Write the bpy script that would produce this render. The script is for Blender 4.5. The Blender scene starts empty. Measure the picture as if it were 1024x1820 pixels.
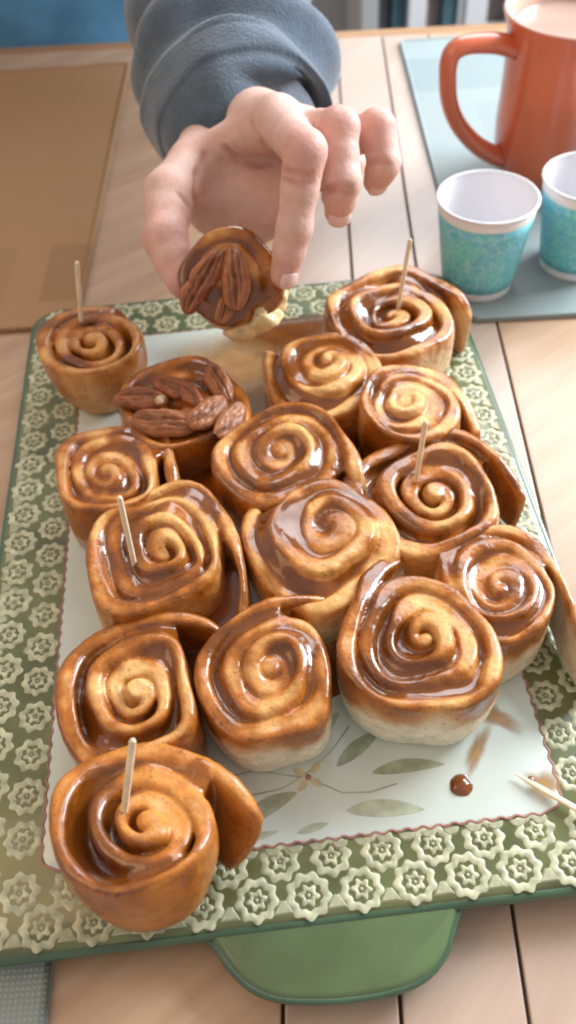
import bpy, math, random
import numpy as np
from mathutils import Vector, Matrix

random.seed(7)
rng = np.random.default_rng(7)
S = 0.01                                   # everything below is written in centimetres
scene = bpy.context.scene
C = scene.collection
PI = math.pi

# ------------------------------------------------------------------ camera
F_PX, PITCH, ROLL, CAM_H = 1512.7, 0.8732, -0.0784, 31.5
fwd = Vector((0, math.cos(PITCH), -math.sin(PITCH)))
rgt = Vector((1, 0, 0))
upv = rgt.cross(fwd)
r2 = rgt * math.cos(ROLL) + upv * math.sin(ROLL)
u2 = upv * math.cos(ROLL) - rgt * math.sin(ROLL)
cam_d = bpy.data.cameras.new('camera')
cam = bpy.data.objects.new('camera', cam_d)
C.objects.link(cam)
M4 = Matrix((r2, u2, -fwd)).transposed().to_4x4()
M4.translation = Vector((0, 0, CAM_H * S))
cam.matrix_world = M4
cam_d.sensor_fit = 'VERTICAL'
cam_d.sensor_height = 24.0
cam_d.lens = 24.0 * F_PX / 1820.0
cam_d.clip_start = 0.01
cam_d.clip_end = 50
cam_d.dof.use_dof = True
cam_d.dof.focus_distance = 0.315
cam_d.dof.aperture_fstop = 6.5
scene.camera = cam

# ------------------------------------------------------------------ light
world = bpy.data.worlds.new('World')
scene.world = world
world.use_nodes = True
bg = world.node_tree.nodes['Background']
bg.inputs[0].default_value = (1.0, 0.94, 0.88, 1)
bg.inputs[1].default_value = 0.54


def area(name, loc, target, sx, sy, watt, col):
    d = bpy.data.lights.new(name, 'AREA')
    d.shape = 'RECTANGLE'
    d.size = sx
    d.size_y = sy
    d.energy = watt
    d.color = col
    o = bpy.data.objects.new(name, d)
    C.objects.link(o)
    o.location = Vector(loc) * S
    o.rotation_euler = (Vector(target) * S - o.location).to_track_quat('-Z', 'Y').to_euler()
    return o


area('window_light', (98, 78, 62), (2, 28, 3), 0.6, 0.65, 32, (0.84, 0.93, 1.0))
area('far_window_light', (55, 190, 140), (6, 40, 0), 1.3, 1.2, 26, (0.90, 0.95, 1.0))
area('room_lamp_light', (-120, 20, 120), (-6, 25, 3), 0.9, 0.9, 6, (1.0, 0.62, 0.30))

scene.view_settings.view_transform = 'Standard'
scene.view_settings.look = 'None'
scene.view_settings.gamma = 1
scene.view_settings.exposure = 0.14
scene.render.engine = 'CYCLES'
scene.cycles.use_denoising = True
scene.cycles.pixel_filter_type = 'BLACKMAN_HARRIS'
scene.cycles.filter_width = 2.0

# ------------------------------------------------------------------ helpers


def tag(o, label, cat, group=None):
    o['label'] = label
    o['category'] = cat
    if group:
        o['group'] = group
    return o


def struct(o):
    o['kind'] = 'structure'
    return o


def empty(name, loc=(0, 0, 0), rz=0.0, rx=0.0, ry=0.0):
    o = bpy.data.objects.new(name, None)
    C.objects.link(o)
    o.empty_display_size = 0.02
    o.location = Vector(loc) * S
    o.rotation_euler = (rx, ry, rz)
    return o


def mesh(name, verts, faces, smooth=True, auto=None):
    me = bpy.data.meshes.new(name)
    v = np.asarray(verts, dtype=np.float64) * S
    me.from_pydata(v.tolist(), [], faces if isinstance(faces, list) else faces.tolist())
    me.validate()
    me.update()
    if smooth:
        me.polygons.foreach_set('use_smooth', [True] * len(me.polygons))
    if auto is not None:
        try:
            me.set_sharp_from_angle(angle=math.radians(auto))
        except Exception:
            pass
    return me


def link(name, me, mat, parent=None):
    o = bpy.data.objects.new(name, me)
    C.objects.link(o)
    if mat is not None and not me.materials:
        me.materials.append(mat)
    if parent is not None:
        o.parent = parent
    return o


def lathe(profile, n=72):
    v, f = [], []
    m = len(profile)
    for i in range(n):
        a = 2 * PI * i / n
        for r, z in profile:
            v.append((r * math.cos(a), r * math.sin(a), z))
    for i in range(n):
        j = (i + 1) % n
        for k in range(m - 1):
            f.append((i * m + k, j * m + k, j * m + k + 1, i * m + k + 1))
    return v, f


def box_geo(x0, x1, y0, y1, z0, z1, b=0.0):
    """box with chamfered vertical and top edges"""
    if b <= 0:
        v = [(x0, y0, z0), (x1, y0, z0), (x1, y1, z0), (x0, y1, z0), (x0, y0, z1), (x1, y0, z1), (x1, y1, z1), (x0, y1, z1)]
        f = [(0, 3, 2, 1), (4, 5, 6, 7), (0, 1, 5, 4), (1, 2, 6, 5), (2, 3, 7, 6), (3, 0, 4, 7)]
        return v, f
    return slab_geo(rrect(x0, x1, y0, y1, b, 2), [(0, z0), (0, z1 - b), (-b * .35, z1 - b * .3), (-b, z1)])


def rrect(x0, x1, y0, y1, r, n=6):
    pts = []
    for cx, cy, a0 in ((x1 - r, y1 - r, 0), (x0 + r, y1 - r, 90), (x0 + r, y0 + r, 180), (x1 - r, y0 + r, 270)):
        for k in range(n + 1):
            a = math.radians(a0 + 90 * k / n)
            pts.append((cx + r * math.cos(a), cy + r * math.sin(a)))
    return pts


def offset_poly(pts, d):
    n = len(pts)
    out = []
    for i in range(n):
        p0, p1, p2 = pts[i - 1], pts[i], pts[(i + 1) % n]
        e1 = Vector((p1[0] - p0[0], p1[1] - p0[1]))
        e2 = Vector((p2[0] - p1[0], p2[1] - p1[1]))
        if e1.length < 1e-9 or e2.length < 1e-9:
            out.append(p1)
            continue
        e1.normalize()
        e2.normalize()
        nn = Vector((e1.y + e2.y, -(e1.x + e2.x)))
        if nn.length < 1e-6:
            nn = Vector((e1.y, -e1.x))
        nn.normalize()
        c = max(0.35, nn.dot(Vector((e1.y, -e1.x))))
        out.append((p1[0] + nn.x * d / c, p1[1] + nn.y * d / c))
    return out


def slab_geo(poly, rings, cap_bottom=True):
    """stack of offset outlines: rings = [(outset, z), ...] from bottom to top, capped"""
    v, f = [], []
    n = len(poly)
    for d, z in rings:
        for x, y in offset_poly(poly, d):
            v.append((x, y, z))
    for k in range(len(rings) - 1):
        for i in range(n):
            j = (i + 1) % n
            f.append((k * n + i, k * n + j, (k + 1) * n + j, (k + 1) * n + i))
    f.append(tuple((len(rings) - 1) * n + i for i in range(n)))
    if cap_bottom:
        f.append(tuple(reversed(range(n))))
    return v, f


def tube_geo(pts, rad, n=10, caps=True, flat=(1.0, 1.0)):
    v, f = [], []
    m = len(pts)
    prev = None
    for i in range(m):
        a = Vector(pts[max(0, i - 1)])
        b = Vector(pts[min(m - 1, i + 1)])
        t = (b - a).normalized()
        ref = prev if prev is not None else (Vector((0, 0, 1)) if abs(t.z) < 0.9 else Vector((0, 1, 0)))
        s = t.cross(ref).normalized()
        w = s.cross(t).normalized()
        prev = w
        r = rad[i] if hasattr(rad, '__len__') else rad
        for k in range(n):
            q = 2 * PI * k / n
            p = Vector(pts[i]) + s * (r * flat[0] * math.cos(q)) + w * (r * flat[1] * math.sin(q))
            v.append(tuple(p))
    for i in range(m - 1):
        for k in range(n):
            l = (k + 1) % n
            f.append((i * n + k, i * n + l, (i + 1) * n + l, (i + 1) * n + k))
    if caps:
        f.append(tuple(reversed(range(n))))
        f.append(tuple((m - 1) * n + k for k in range(n)))
    return v, f


# value noise in numpy
_lat = rng.random((32, 32, 32)).astype(np.float32)


def vnoise(x, y, z):
    xi, yi, zi = np.floor(x).astype(int), np.floor(y).astype(int), np.floor(z).astype(int)
    fx, fy, fz = x - xi, y - yi, z - zi
    fx = fx * fx * (3 - 2 * fx)
    fy = fy * fy * (3 - 2 * fy)
    fz = fz * fz * (3 - 2 * fz)
    r = 0
    for dx in (0, 1):
        for dy in (0, 1):
            for dz in (0, 1):
                wgt = (fx if dx else 1 - fx) * (fy if dy else 1 - fy) * (fz if dz else 1 - fz)
                r = r + wgt * _lat[(xi + dx) % 32, (yi + dy) % 32, (zi + dz) % 32]
    return r * 2 - 1


def fbm(x, y, z, o=3):
    r, a = 0, 1.0
    for k in range(o):
        r = r + a * vnoise(x * 2 ** k + 7.3 * k, y * 2 ** k + 3.1 * k, z * 2 ** k + 1.7 * k)
        a *= .5
    return r / 1.6


def smin(a, b, k):
    h = np.clip(0.5 + 0.5 * (b - a) / k, 0, 1)
    return b + (a - b) * h - k * h * (1 - h)


def smax(a, b, k):
    return -smin(-a, -b, k)


def sstep(a, b, x):
    t = np.clip((x - a) / (b - a), 0, 1)
    return t * t * (3 - 2 * t)


def surface_nets(sd, org, h):
    """polygonise a signed distance grid -> vertices (N,3), quads (M,4)"""
    neg = sd < 0
    nx, ny, nz = sd.shape
    cnt = np.zeros((nx - 1, ny - 1, nz - 1), np.int8)
    for dx in (0, 1):
        for dy in (0, 1):
            for dz in (0, 1):
                cnt += neg[dx:nx - 1 + dx, dy:ny - 1 + dy, dz:nz - 1 + dz]
    act = (cnt > 0) & (cnt < 8)
    I = np.argwhere(act)
    idx = -np.ones(act.shape, np.int64)
    idx[act] = np.arange(len(I))
    acc = np.zeros((len(I), 3))
    num = np.zeros(len(I))
    cor = [(a, b, c) for a in (0, 1) for b in (0, 1) for c in (0, 1)]
    for a in cor:
        for ax in range(3):
            if a[ax]:
                continue
            b = list(a)
            b[ax] = 1
            va = sd[I[:, 0] + a[0], I[:, 1] + a[1], I[:, 2] + a[2]]
            vb = sd[I[:, 0] + b[0], I[:, 1] + b[1], I[:, 2] + b[2]]
            m = (va < 0) != (vb < 0)
            t = np.where(m, va / np.where(m, va - vb, 1), 0)
            p = np.tile(np.array(a, float), (len(I), 1))
            p[:, ax] = t
            acc[m] += p[m]
            num[m] += 1
    V = (I + acc / num[:, None]) * h + np.asarray(org)
    faces = []
    for ax in range(3):
        o1, o2 = (ax + 1) % 3, (ax + 2) % 3
        sl0 = [slice(1, -1)] * 3
        sl1 = [slice(1, -1)] * 3
        sl0[ax] = slice(0, -1)
        sl1[ax] = slice(1, None)
        A = neg[tuple(sl0)]
        B = neg[tuple(sl1)]
        E = np.argwhere(A != B)
        if not len(E):
            continue
        flip = A[E[:, 0], E[:, 1], E[:, 2]]
        base = E.copy()
        base[:, o1] += 1
        base[:, o2] += 1

        def cell(d1, d2):
            q = base.copy()
            q[:, o1] -= d1
            q[:, o2] -= d2
            return idx[q[:, 0], q[:, 1], q[:, 2]]
        Q = np.stack([cell(1, 1), cell(0, 1), cell(0, 0), cell(1, 0)], 1)
        Q[~flip] = Q[~flip][:, ::-1]
        faces.append(Q)
    return V, np.concatenate(faces)


def vnormals(V, Q):
    n = np.cross(V[Q[:, 2]] - V[Q[:, 0]], V[Q[:, 3]] - V[Q[:, 1]])
    N = np.zeros_like(V)
    for k in range(4):
        np.add.at(N, Q[:, k], n)
    return N / np.maximum(np.linalg.norm(N, axis=1, keepdims=True), 1e-12)


def fast_mesh(name, V, Q, col=None, N=None):
    me = bpy.data.meshes.new(name)
    me.vertices.add(len(V))
    me.vertices.foreach_set('co', (V * S).astype(np.float32).ravel())
    me.loops.add(len(Q) * 4)
    me.loops.foreach_set('vertex_index', Q.astype(np.int32).ravel())
    me.polygons.add(len(Q))
    me.polygons.foreach_set('loop_start', np.arange(0, len(Q) * 4, 4, dtype=np.int32))
    me.update(calc_edges=True)
    me.polygons.foreach_set('use_smooth', np.ones(len(Q), bool))
    if col is not None:
        at = me.attributes.new('tone', 'FLOAT_COLOR', 'POINT')
        at.data.foreach_set('color', col.astype(np.float32).ravel())
    if N is not None:
        me.normals_split_custom_set_from_vertices(N.tolist())
    return me


# ------------------------------------------------------------------ materials
def new_mat(name):
    m = bpy.data.materials.new(name)
    m.use_nodes = True
    nt = m.node_tree
    return m, nt, nt.nodes['Principled BSDF']


def nd(nt, t, **kw):
    n = nt.nodes.new(t)
    for k, v in kw.items():
        if k.startswith('i_'):
            n.inputs[k[2:].replace('_', ' ')].default_value = v
        else:
            setattr(n, k, v)
    return n


def ramp(nt, stops):
    n = nt.nodes.new('ShaderNodeValToRGB')
    e = n.color_ramp.elements
    e[0].position, e[0].color = stops[0][0], (*stops[0][1], 1)
    e[1].position, e[1].color = stops[1][0], (*stops[1][1], 1)
    for p, c in stops[2:]:
        q = e.new(p)
        q.color = (*c, 1)
    return n


def simple(name, col, rough=0.5, var=0.12, scale=60, bump=0.0, bscale=300, coat=0.0, spec=0.5, sheen=0.0, sss=0.0):
    m, nt, b = new_mat(name)
    tc = nd(nt, 'ShaderNodeTexCoord')
    no = nd(nt, 'ShaderNodeTexNoise', i_Scale=scale, i_Detail=5.0)
    nt.links.new(tc.outputs['Object'], no.inputs['Vector'])
    rp = ramp(nt, [(0.3, tuple(c * (1 - var) for c in col)), (0.7, tuple(min(1, c * (1 + var)) for c in col))])
    nt.links.new(no.outputs['Fac'], rp.inputs[0])
    nt.links.new(rp.outputs[0], b.inputs['Base Color'])
    b.inputs['Roughness'].default_value = rough
    b.inputs['Coat Weight'].default_value = coat
    b.inputs['Coat Roughness'].default_value = 0.08
    b.inputs['Specular IOR Level'].default_value = spec
    b.inputs['Sheen Weight'].default_value = sheen
    if sss:
        b.inputs['Subsurface Weight'].default_value = sss
        b.inputs['Subsurface Radius'].default_value = (0.006, 0.003, 0.0015)
        b.inputs['Subsurface Scale'].default_value = 1.0
    if bump:
        n2 = nd(nt, 'ShaderNodeTexNoise', i_Scale=bscale, i_Detail=4.0)
        nt.links.new(tc.outputs['Object'], n2.inputs['Vector'])
        bp = nd(nt, 'ShaderNodeBump', i_Strength=bump, i_Distance=0.001)
        nt.links.new(n2.outputs['Fac'], bp.inputs['Height'])
        nt.links.new(bp.outputs[0], b.inputs['Normal'])
    return m


def tone_mat(name, coat, bump, bscale, sss=0.0, mot=0.15, speck=0.0):
    """colour from the per-vertex 'tone' (rgb) and roughness (alpha), with fine mottling"""
    m, nt, b = new_mat(name)
    at = nd(nt, 'ShaderNodeAttribute', attribute_name='tone')
    tc = nd(nt, 'ShaderNodeTexCoord')
    no = nd(nt, 'ShaderNodeTexNoise', i_Scale=220.0, i_Detail=6.0, i_Roughness=0.65)
    nt.links.new(tc.outputs['Object'], no.inputs['Vector'])
    mr = nd(nt, 'ShaderNodeMapRange')
    mr.inputs['From Min'].default_value = 0.3
    mr.inputs['From Max'].default_value = 0.7
    mr.inputs['To Min'].default_value = 1 - mot
    mr.inputs['To Max'].default_value = 1 + mot
    nt.links.new(no.outputs['Fac'], mr.inputs['Value'])
    mx = nd(nt, 'ShaderNodeVectorMath', operation='SCALE')
    nt.links.new(at.outputs['Color'], mx.inputs[0])
    nt.links.new(mr.outputs[0], mx.inputs['Scale'])
    sp = nd(nt, 'ShaderNodeTexNoise', i_Scale=620.0, i_Detail=2.0)
    nt.links.new(tc.outputs['Object'], sp.inputs['Vector'])
    sr = nd(nt, 'ShaderNodeMapRange')
    sr.inputs['From Min'].default_value = 0.64
    sr.inputs['From Max'].default_value = 0.70
    sr.inputs['To Min'].default_value = 1.0
    sr.inputs['To Max'].default_value = 1 - speck
    nt.links.new(sp.outputs['Fac'], sr.inputs['Value'])
    mx2 = nd(nt, 'ShaderNodeVectorMath', operation='SCALE')
    nt.links.new(mx.outputs[0], mx2.inputs[0])
    nt.links.new(sr.outputs[0], mx2.inputs['Scale'])
    nt.links.new(mx2.outputs[0], b.inputs['Base Color'])
    nt.links.new(at.outputs['Alpha'], b.inputs['Roughness'])
    b.inputs['Coat Roughness'].default_value = 0.05
    if coat:
        cw = nd(nt, 'ShaderNodeMapRange')
        cw.inputs['From Min'].default_value = 0.12
        cw.inputs['From Max'].default_value = 0.46
        cw.inputs['To Min'].default_value = coat
        cw.inputs['To Max'].default_value = 0.05
        nt.links.new(at.outputs['Alpha'], cw.inputs['Value'])
        nt.links.new(cw.outputs[0], b.inputs['Coat Weight'])
    if sss:
        b.inputs['Subsurface Weight'].default_value = sss
        b.inputs['Subsurface Radius'].default_value = (1.0, 0.35, 0.2)
        b.inputs['Subsurface Scale'].default_value = 0.004
    b.inputs['Specular IOR Level'].default_value = 0.3
    n2 = nd(nt, 'ShaderNodeTexNoise', i_Scale=bscale, i_Detail=5.0)
    nt.links.new(tc.outputs['Object'], n2.inputs['Vector'])
    bp = nd(nt, 'ShaderNodeBump', i_Strength=bump, i_Distance=0.0012)
    nt.links.new(n2.outputs['Fac'], bp.inputs['Height'])
    nt.links.new(bp.outputs[0], b.inputs['Normal'])
    return m


def wood_mat(name, ca, cb, ang, rough=0.32):
    m, nt, b = new_mat(name)
    tc = nd(nt, 'ShaderNodeTexCoord')
    mp = nd(nt, 'ShaderNodeMapping')
    mp.inputs['Rotation'].default_value = (0, 0, math.radians(ang))
    nt.links.new(tc.outputs['Object'], mp.inputs['Vector'])
    oi = nd(nt, 'ShaderNodeObjectInfo')
    ad = nd(nt, 'ShaderNodeVectorMath', operation='ADD')
    nt.links.new(mp.outputs[0], ad.inputs[0])
    nt.links.new(oi.outputs['Random'], ad.inputs[1])
    sc = nd(nt, 'ShaderNodeVectorMath', operation='MULTIPLY')
    sc.inputs[1].default_value = (1, 0.07, 1)
    nt.links.new(ad.outputs[0], sc.inputs[0])
    n1 = nd(nt, 'ShaderNodeTexNoise', i_Scale=130.0, i_Detail=6.0, i_Roughness=0.6, i_Distortion=0.6)
    nt.links.new(sc.outputs[0], n1.inputs['Vector'])
    n2 = nd(nt, 'ShaderNodeTexNoise', i_Scale=28.0, i_Detail=3.0, i_Distortion=1.2)
    nt.links.new(sc.outputs[0], n2.inputs['Vector'])
    av = nd(nt, 'ShaderNodeMath', operation='MULTIPLY_ADD')
    av.inputs[1].default_value = 0.45
    nt.links.new(n1.outputs['Fac'], av.inputs[0])
    hv = nd(nt, 'ShaderNodeMath', operation='MULTIPLY')
    hv.inputs[1].default_value = 0.55
    nt.links.new(n2.outputs['Fac'], hv.inputs[0])
    nt.links.new(hv.outputs[0], av.inputs[2])
    rp = ramp(nt, [(0.33, cb), (0.66, ca)])
    nt.links.new(av.outputs[0], rp.inputs[0])
    nt.links.new(rp.outputs[0], b.inputs['Base Color'])
    b.inputs['Roughness'].default_value = rough
    b.inputs['Coat Weight'].default_value = 0.55
    b.inputs['Coat Roughness'].default_value = 0.33
    bp = nd(nt, 'ShaderNodeBump', i_Strength=0.12, i_Distance=0.0004)
    nt.links.new(av.outputs[0], bp.inputs['Height'])
    nt.links.new(bp.outputs[0], b.inputs['Normal'])
    return m


def weave_mat(name, base, band, rough=0.55):
    """woven vinyl placemat: fine basket weave, broad plaid bands"""
    m, nt, b = new_mat(name)
    tc = nd(nt, 'ShaderNodeTexCoord')
    w1 = nd(nt, 'ShaderNodeTexWave', wave_type='BANDS', bands_direction='X', i_Scale=170.0)
    w2 = nd(nt, 'ShaderNodeTexWave', wave_type='BANDS', bands_direction='Y', i_Scale=170.0)
    nt.links.new(tc.outputs['Object'], w1.inputs['Vector'])
    nt.links.new(tc.outputs['Object'], w2.inputs['Vector'])
    mu = nd(nt, 'ShaderNodeMath', operation='MULTIPLY')
    nt.links.new(w1.outputs['Fac'], mu.inputs[0])
    nt.links.new(w2.outputs['Fac'], mu.inputs[1])
    ck = nd(nt, 'ShaderNodeTexBrick')
    ck.offset = 0.5
    ck.inputs['Scale'].default_value = 1.0
    ck.inputs['Brick Width'].default_value = 0.13
    ck.inputs['Row Height'].default_value = 0.085
    ck.inputs['Mortar Size'].default_value = 0.012
    ck.inputs['Mortar Smooth'].default_value = 0.1
    ck.inputs['Color1'].default_value = (*base, 1)
    ck.inputs['Color2'].default_value = (*band, 1)
    ck.inputs['Mortar'].default_value = (*[0.5 * (p + q) * 1.08 for p, q in zip(base, band)], 1)
    nt.links.new(tc.outputs['Object'], ck.inputs['Vector'])
    mr = nd(nt, 'ShaderNodeMapRange')
    mr.inputs['To Min'].default_value = 0.82
    mr.inputs['To Max'].default_value = 1.12
    nt.links.new(mu.outputs[0], mr.inputs['Value'])
    sc = nd(nt, 'ShaderNodeVectorMath', operation='SCALE')
    nt.links.new(ck.outputs['Color'], sc.inputs[0])
    nt.links.new(mr.outputs[0], sc.inputs['Scale'])
    nt.links.new(sc.outputs[0], b.inputs['Base Color'])
    b.inputs['Roughness'].default_value = rough
    bp = nd(nt, 'ShaderNodeBump', i_Strength=0.35, i_Distance=0.0006)
    nt.links.new(mu.outputs[0], bp.inputs['Height'])
    nt.links.new(bp.outputs[0], b.inputs['Normal'])
    return m


def print_mat(name):
    """mottled teal, blue and green print of the paper cups"""
    m, nt, b = new_mat(name)
    tc = nd(nt, 'ShaderNodeTexCoord')
    n1 = nd(nt, 'ShaderNodeTexNoise', i_Scale=75.0, i_Detail=6.0, i_Roughness=0.75, i_Distortion=1.0)
    n2 = nd(nt, 'ShaderNodeTexNoise', i_Scale=260.0, i_Detail=3.0, i_Distortion=2.0)
    nt.links.new(tc.outputs['Object'], n1.inputs['Vector'])
    nt.links.new(tc.outputs['Object'], n2.inputs['Vector'])
    r1 = ramp(nt, [(0.32, (0.10, 0.42, 0.62)), (0.5, (0.14, 0.56, 0.66)), (0.62, (0.16, 0.64, 0.58)), (0.75, (0.45, 0.76, 0.82))])
    r2_ = ramp(nt, [(0.46, (0, 0, 0)), (0.60, (1, 1, 1))])
    nt.links.new(n1.outputs['Fac'], r1.inputs[0])
    nt.links.new(n2.outputs['Fac'], r2_.inputs[0])
    mx = nd(nt, 'ShaderNodeMix', data_type='RGBA')
    sc = nd(nt, 'ShaderNodeMath', operation='MULTIPLY')
    sc.inputs[1].default_value = 0.45
    nt.links.new(r2_.outputs[0], sc.inputs[0])
    nt.links.new(sc.outputs[0], mx.inputs[0])
    nt.links.new(r1.outputs[0], mx.inputs[6])
    mx.inputs[7].default_value = (0.55, 0.76, 0.82, 1)
    nt.links.new(mx.outputs[2], b.inputs['Base Color'])
    b.inputs['Roughness'].default_value = 0.5
    return m


MT = {}
MT['dough'] = tone_mat('glazed_dough', 0.9, 0.55, 260, mot=0.2, speck=0.45)
MT['glaze'] = tone_mat('caramel_glaze', 1.0, 0.16, 150, mot=0.08)
MT['skin'] = tone_mat('skin', 0.0, 0.30, 520, sss=0.12, mot=0.07)
MT['nail'] = simple('fingernail', (0.72, 0.50, 0.46), 0.28, 0.05, 80, coat=0.3)
MT['puddle'] = simple('caramel_puddle', (0.19, 0.048, 0.005), 0.14, 0.4, 70, coat=0.7)
MT['smear'] = simple('thin_caramel', (0.42, 0.24, 0.10), 0.25, 0.2, 120, coat=0.5)
MT['pecan'] = tone_mat('pecan', 0.5, 0.5, 420, mot=0.25)
MT['nutmeat'] = simple('nutmeat', (0.62, 0.44, 0.25), 0.6, 0.2, 200, bump=0.4)
MT['smear_dark'] = simple('brown_syrup', (0.17, 0.055, 0.012), 0.2, 0.3, 90, coat=0.6)
for m_, amax in ((MT['smear'], 0.9), (MT['smear_dark'], 1.5)):
  nt_ = m_.node_tree
  a_ = nd(nt_, 'ShaderNodeAttribute', attribute_name='fade')
  n_ = nd(nt_, 'ShaderNodeTexNoise', i_Scale=160.0, i_Detail=4.0)
  ad_ = nd(nt_, 'ShaderNodeMath', operation='ADD')
  nt_.links.new(a_.outputs['Fac'], ad_.inputs[0])
  nt_.links.new(n_.outputs['Fac'], ad_.inputs[1])
  r_ = nd(nt_, 'ShaderNodeMapRange')
  r_.inputs['From Min'].default_value = 0.75
  r_.inputs['From Max'].default_value = 1.45
  r_.inputs['To Min'].default_value = amax
  r_.inputs['To Max'].default_value = 0.0
  nt_.links.new(ad_.outputs[0], r_.inputs['Value'])
  nt_.links.new(r_.outputs[0], nt_.nodes['Principled BSDF'].inputs['Alpha'])
MT['crumb'] = simple('torn_dough', (0.74, 0.55, 0.28), 0.6, 0.25, 160, bump=0.8, bscale=260, coat=0.2)
MT['pick'] = simple('toothpick_wood', (0.82, 0.69, 0.49), 0.55, 0.12, 150, bump=0.2)
MT['green'] = simple('green_glaze', (0.118, 0.132, 0.048), 0.24, 0.35, 45, bump=0.08, bscale=90, coat=0.4)
MT['green_mid'] = simple('green_handle_glaze', (0.105, 0.158, 0.066), 0.24, 0.15, 40, bump=0.06, bscale=90, coat=0.3)
MT['green_dark'] = simple('green_rim_glaze', (0.045, 0.095, 0.050), 0.20, 0.2, 60, coat=0.5)
MT['cream'] = simple('cream_glaze', (0.44, 0.44, 0.29), 0.36, 0.45, 130, bump=0.15, bscale=300, coat=0.05)
MT['white'] = simple('white_glaze', (0.60, 0.66, 0.61), 0.16, 0.04, 30, bump=0.03, bscale=80, coat=0.4)
MT['leaf'] = simple('painted_leaf_green', (0.33, 0.37, 0.26), 0.2, 0.25, 160, coat=0.3)
MT['leaf2'] = simple('painted_leaf_pale', (0.42, 0.45, 0.33), 0.2, 0.25, 160, coat=0.3)
MT['stem'] = simple('painted_stem', (0.42, 0.41, 0.36), 0.25, 0.2, 160)
MT['petal'] = simple('painted_petal', (0.60, 0.52, 0.33), 0.25, 0.2, 160)
MT['red'] = simple('painted_red', (0.38, 0.17, 0.14), 0.25, 0.25, 200)
MT['wood'] = wood_mat('table_wood', (0.55, 0.365, 0.240), (0.38, 0.225, 0.130), 52)
MT['wood2'] = wood_mat('table_wood_strip', (0.52, 0.385, 0.305), (0.41, 0.285, 0.215), 38)
MT['wood_edge'] = wood_mat('table_edge_wood', (0.45, 0.22, 0.08), (0.33, 0.15, 0.05), 85)
MT['groove'] = simple('dark_groove', (0.15, 0.10, 0.075), 0.8)
MT['mat_blue'] = weave_mat('blue_grey_weave', (0.33, 0.38, 0.375), (0.26, 0.325, 0.33))
MT['mat_brown'] = weave_mat('brown_weave', (0.40, 0.230, 0.115), (0.34, 0.185, 0.088), 0.8)
MT['mug'] = simple('orange_red_glaze', (0.62, 0.140, 0.062), 0.25, 0.10, 25, bump=0.04, bscale=60, coat=0.5)
MT['mug_in'] = simple('mug_inside_glaze', (0.66, 0.42, 0.33), 0.2, 0.05, 25, coat=0.4)
MT['drink'] = simple('milky_drink', (0.42, 0.29, 0.24), 0.12, 0.06, 20)
MT['paper'] = simple('white_paper', (0.78, 0.77, 0.80), 0.5, 0.02, 60)
MT['print'] = print_mat('cup_print')
MT['sleeve'] = simple('grey_blue_fleece', (0.068, 0.098, 0.138), 0.9, 0.18, 90, bump=0.8, bscale=700, sheen=0.5)
MT['shirt'] = simple('blue_cloth', (0.10, 0.30, 0.55), 0.85, 0.25, 22, bump=0.4, bscale=400)
MT['wall'] = simple('grey_wall_paint', (0.42, 0.41, 0.40), 0.8, 0.04, 8)
MT['floor'] = simple('floor', (0.25, 0.2, 0.16), 0.6)
MT['shelf'] = simple('white_shelf_paint', (0.75, 0.76, 0.77), 0.5, 0.03, 10)
MT['book_dark'] = simple('dark_book', (0.05, 0.05, 0.06), 0.6, 0.3, 30)
MT['book_teal'] = simple('teal_book', (0.06, 0.13, 0.16), 0.6, 0.3, 30)
MT['book_brown'] = simple('brown_book', (0.16, 0.12, 0.11), 0.6, 0.3, 30)

# ------------------------------------------------------------------ surroundings
v, f = box_geo(-150, 150, -60, 152, -75.3, -75)
struct(link('floor', mesh('floor', v, f, False), MT['floor']))
v, f = box_geo(-150, 150, 178, 180, -75, 60)
struct(link('wall', mesh('wall', v, f, False), MT['wall']))

# dining table: boards, joints between them, edge moulding
PA = math.radians(-3.98)                  # direction the boards run in
table = empty('dining_table', (0, 0, 0), PA)
tag(table, 'pinkish brown wooden dining table with narrow board strips under everything', 'table')
bounds = [-75, -1.8, 2.0, 6.05, 10.2, 75]
for i in range(5):
    g = 0.065
    v, f = box_geo(bounds[i] + g, bounds[i + 1] - g, -30, 81.6, -2.4, 0, 0.06)
    link('board', mesh('board', v, f, False), MT['wood'] if i in (0, 4) else MT['wood2'], table)
v, f = box_geo(-75, 75, -30, 81.6, -2.9, -0.45)
link('underlay', mesh('underlay', v, f, False), MT['groove'], table)
v, f = box_geo(-75, 75, 81.65, 83.6, -3.2, -0.12, 0.25)
link('edge_moulding', mesh('edge_moulding', v, f, False), MT['wood_edge'], table)
for lx in (-66, 66):
    for ly in (-24, 76):
        v, f = box_geo(lx - 3, lx + 3, ly - 3, ly + 3, -75, -2.95)
        link('leg', mesh('leg', v, f, False), MT['wood_edge'], table)


def placemat(x0, x1, y0, y1, rz, mat, label):
    o = empty('placemat', ((x0 + x1) / 2, (y0 + y1) / 2, 0.02), rz)
    w, d = (x1 - x0) / 2, (y1 - y0) / 2
    v, f = slab_geo(rrect(-w, w, -d, d, 0.5), [(0, 0), (0.02, 0.14), (-0.08, 0.22)])
    link('woven_panel', mesh('placemat_panel', v, f, False), mat, o)
    ring = rrect(-w + .12, w - .12, -d + .12, d - .12, 0.45)
    pts = [(x, y, 0.2) for x, y in ring] + [(ring[0][0], ring[0][1], 0.2)]
    v, f = tube_geo(pts, 0.13, 6)
    link('hem', mesh('placemat_hem', v, f), mat, o)
    tag(o, label, 'placemat', 'placemats on the table')
    return o


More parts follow.
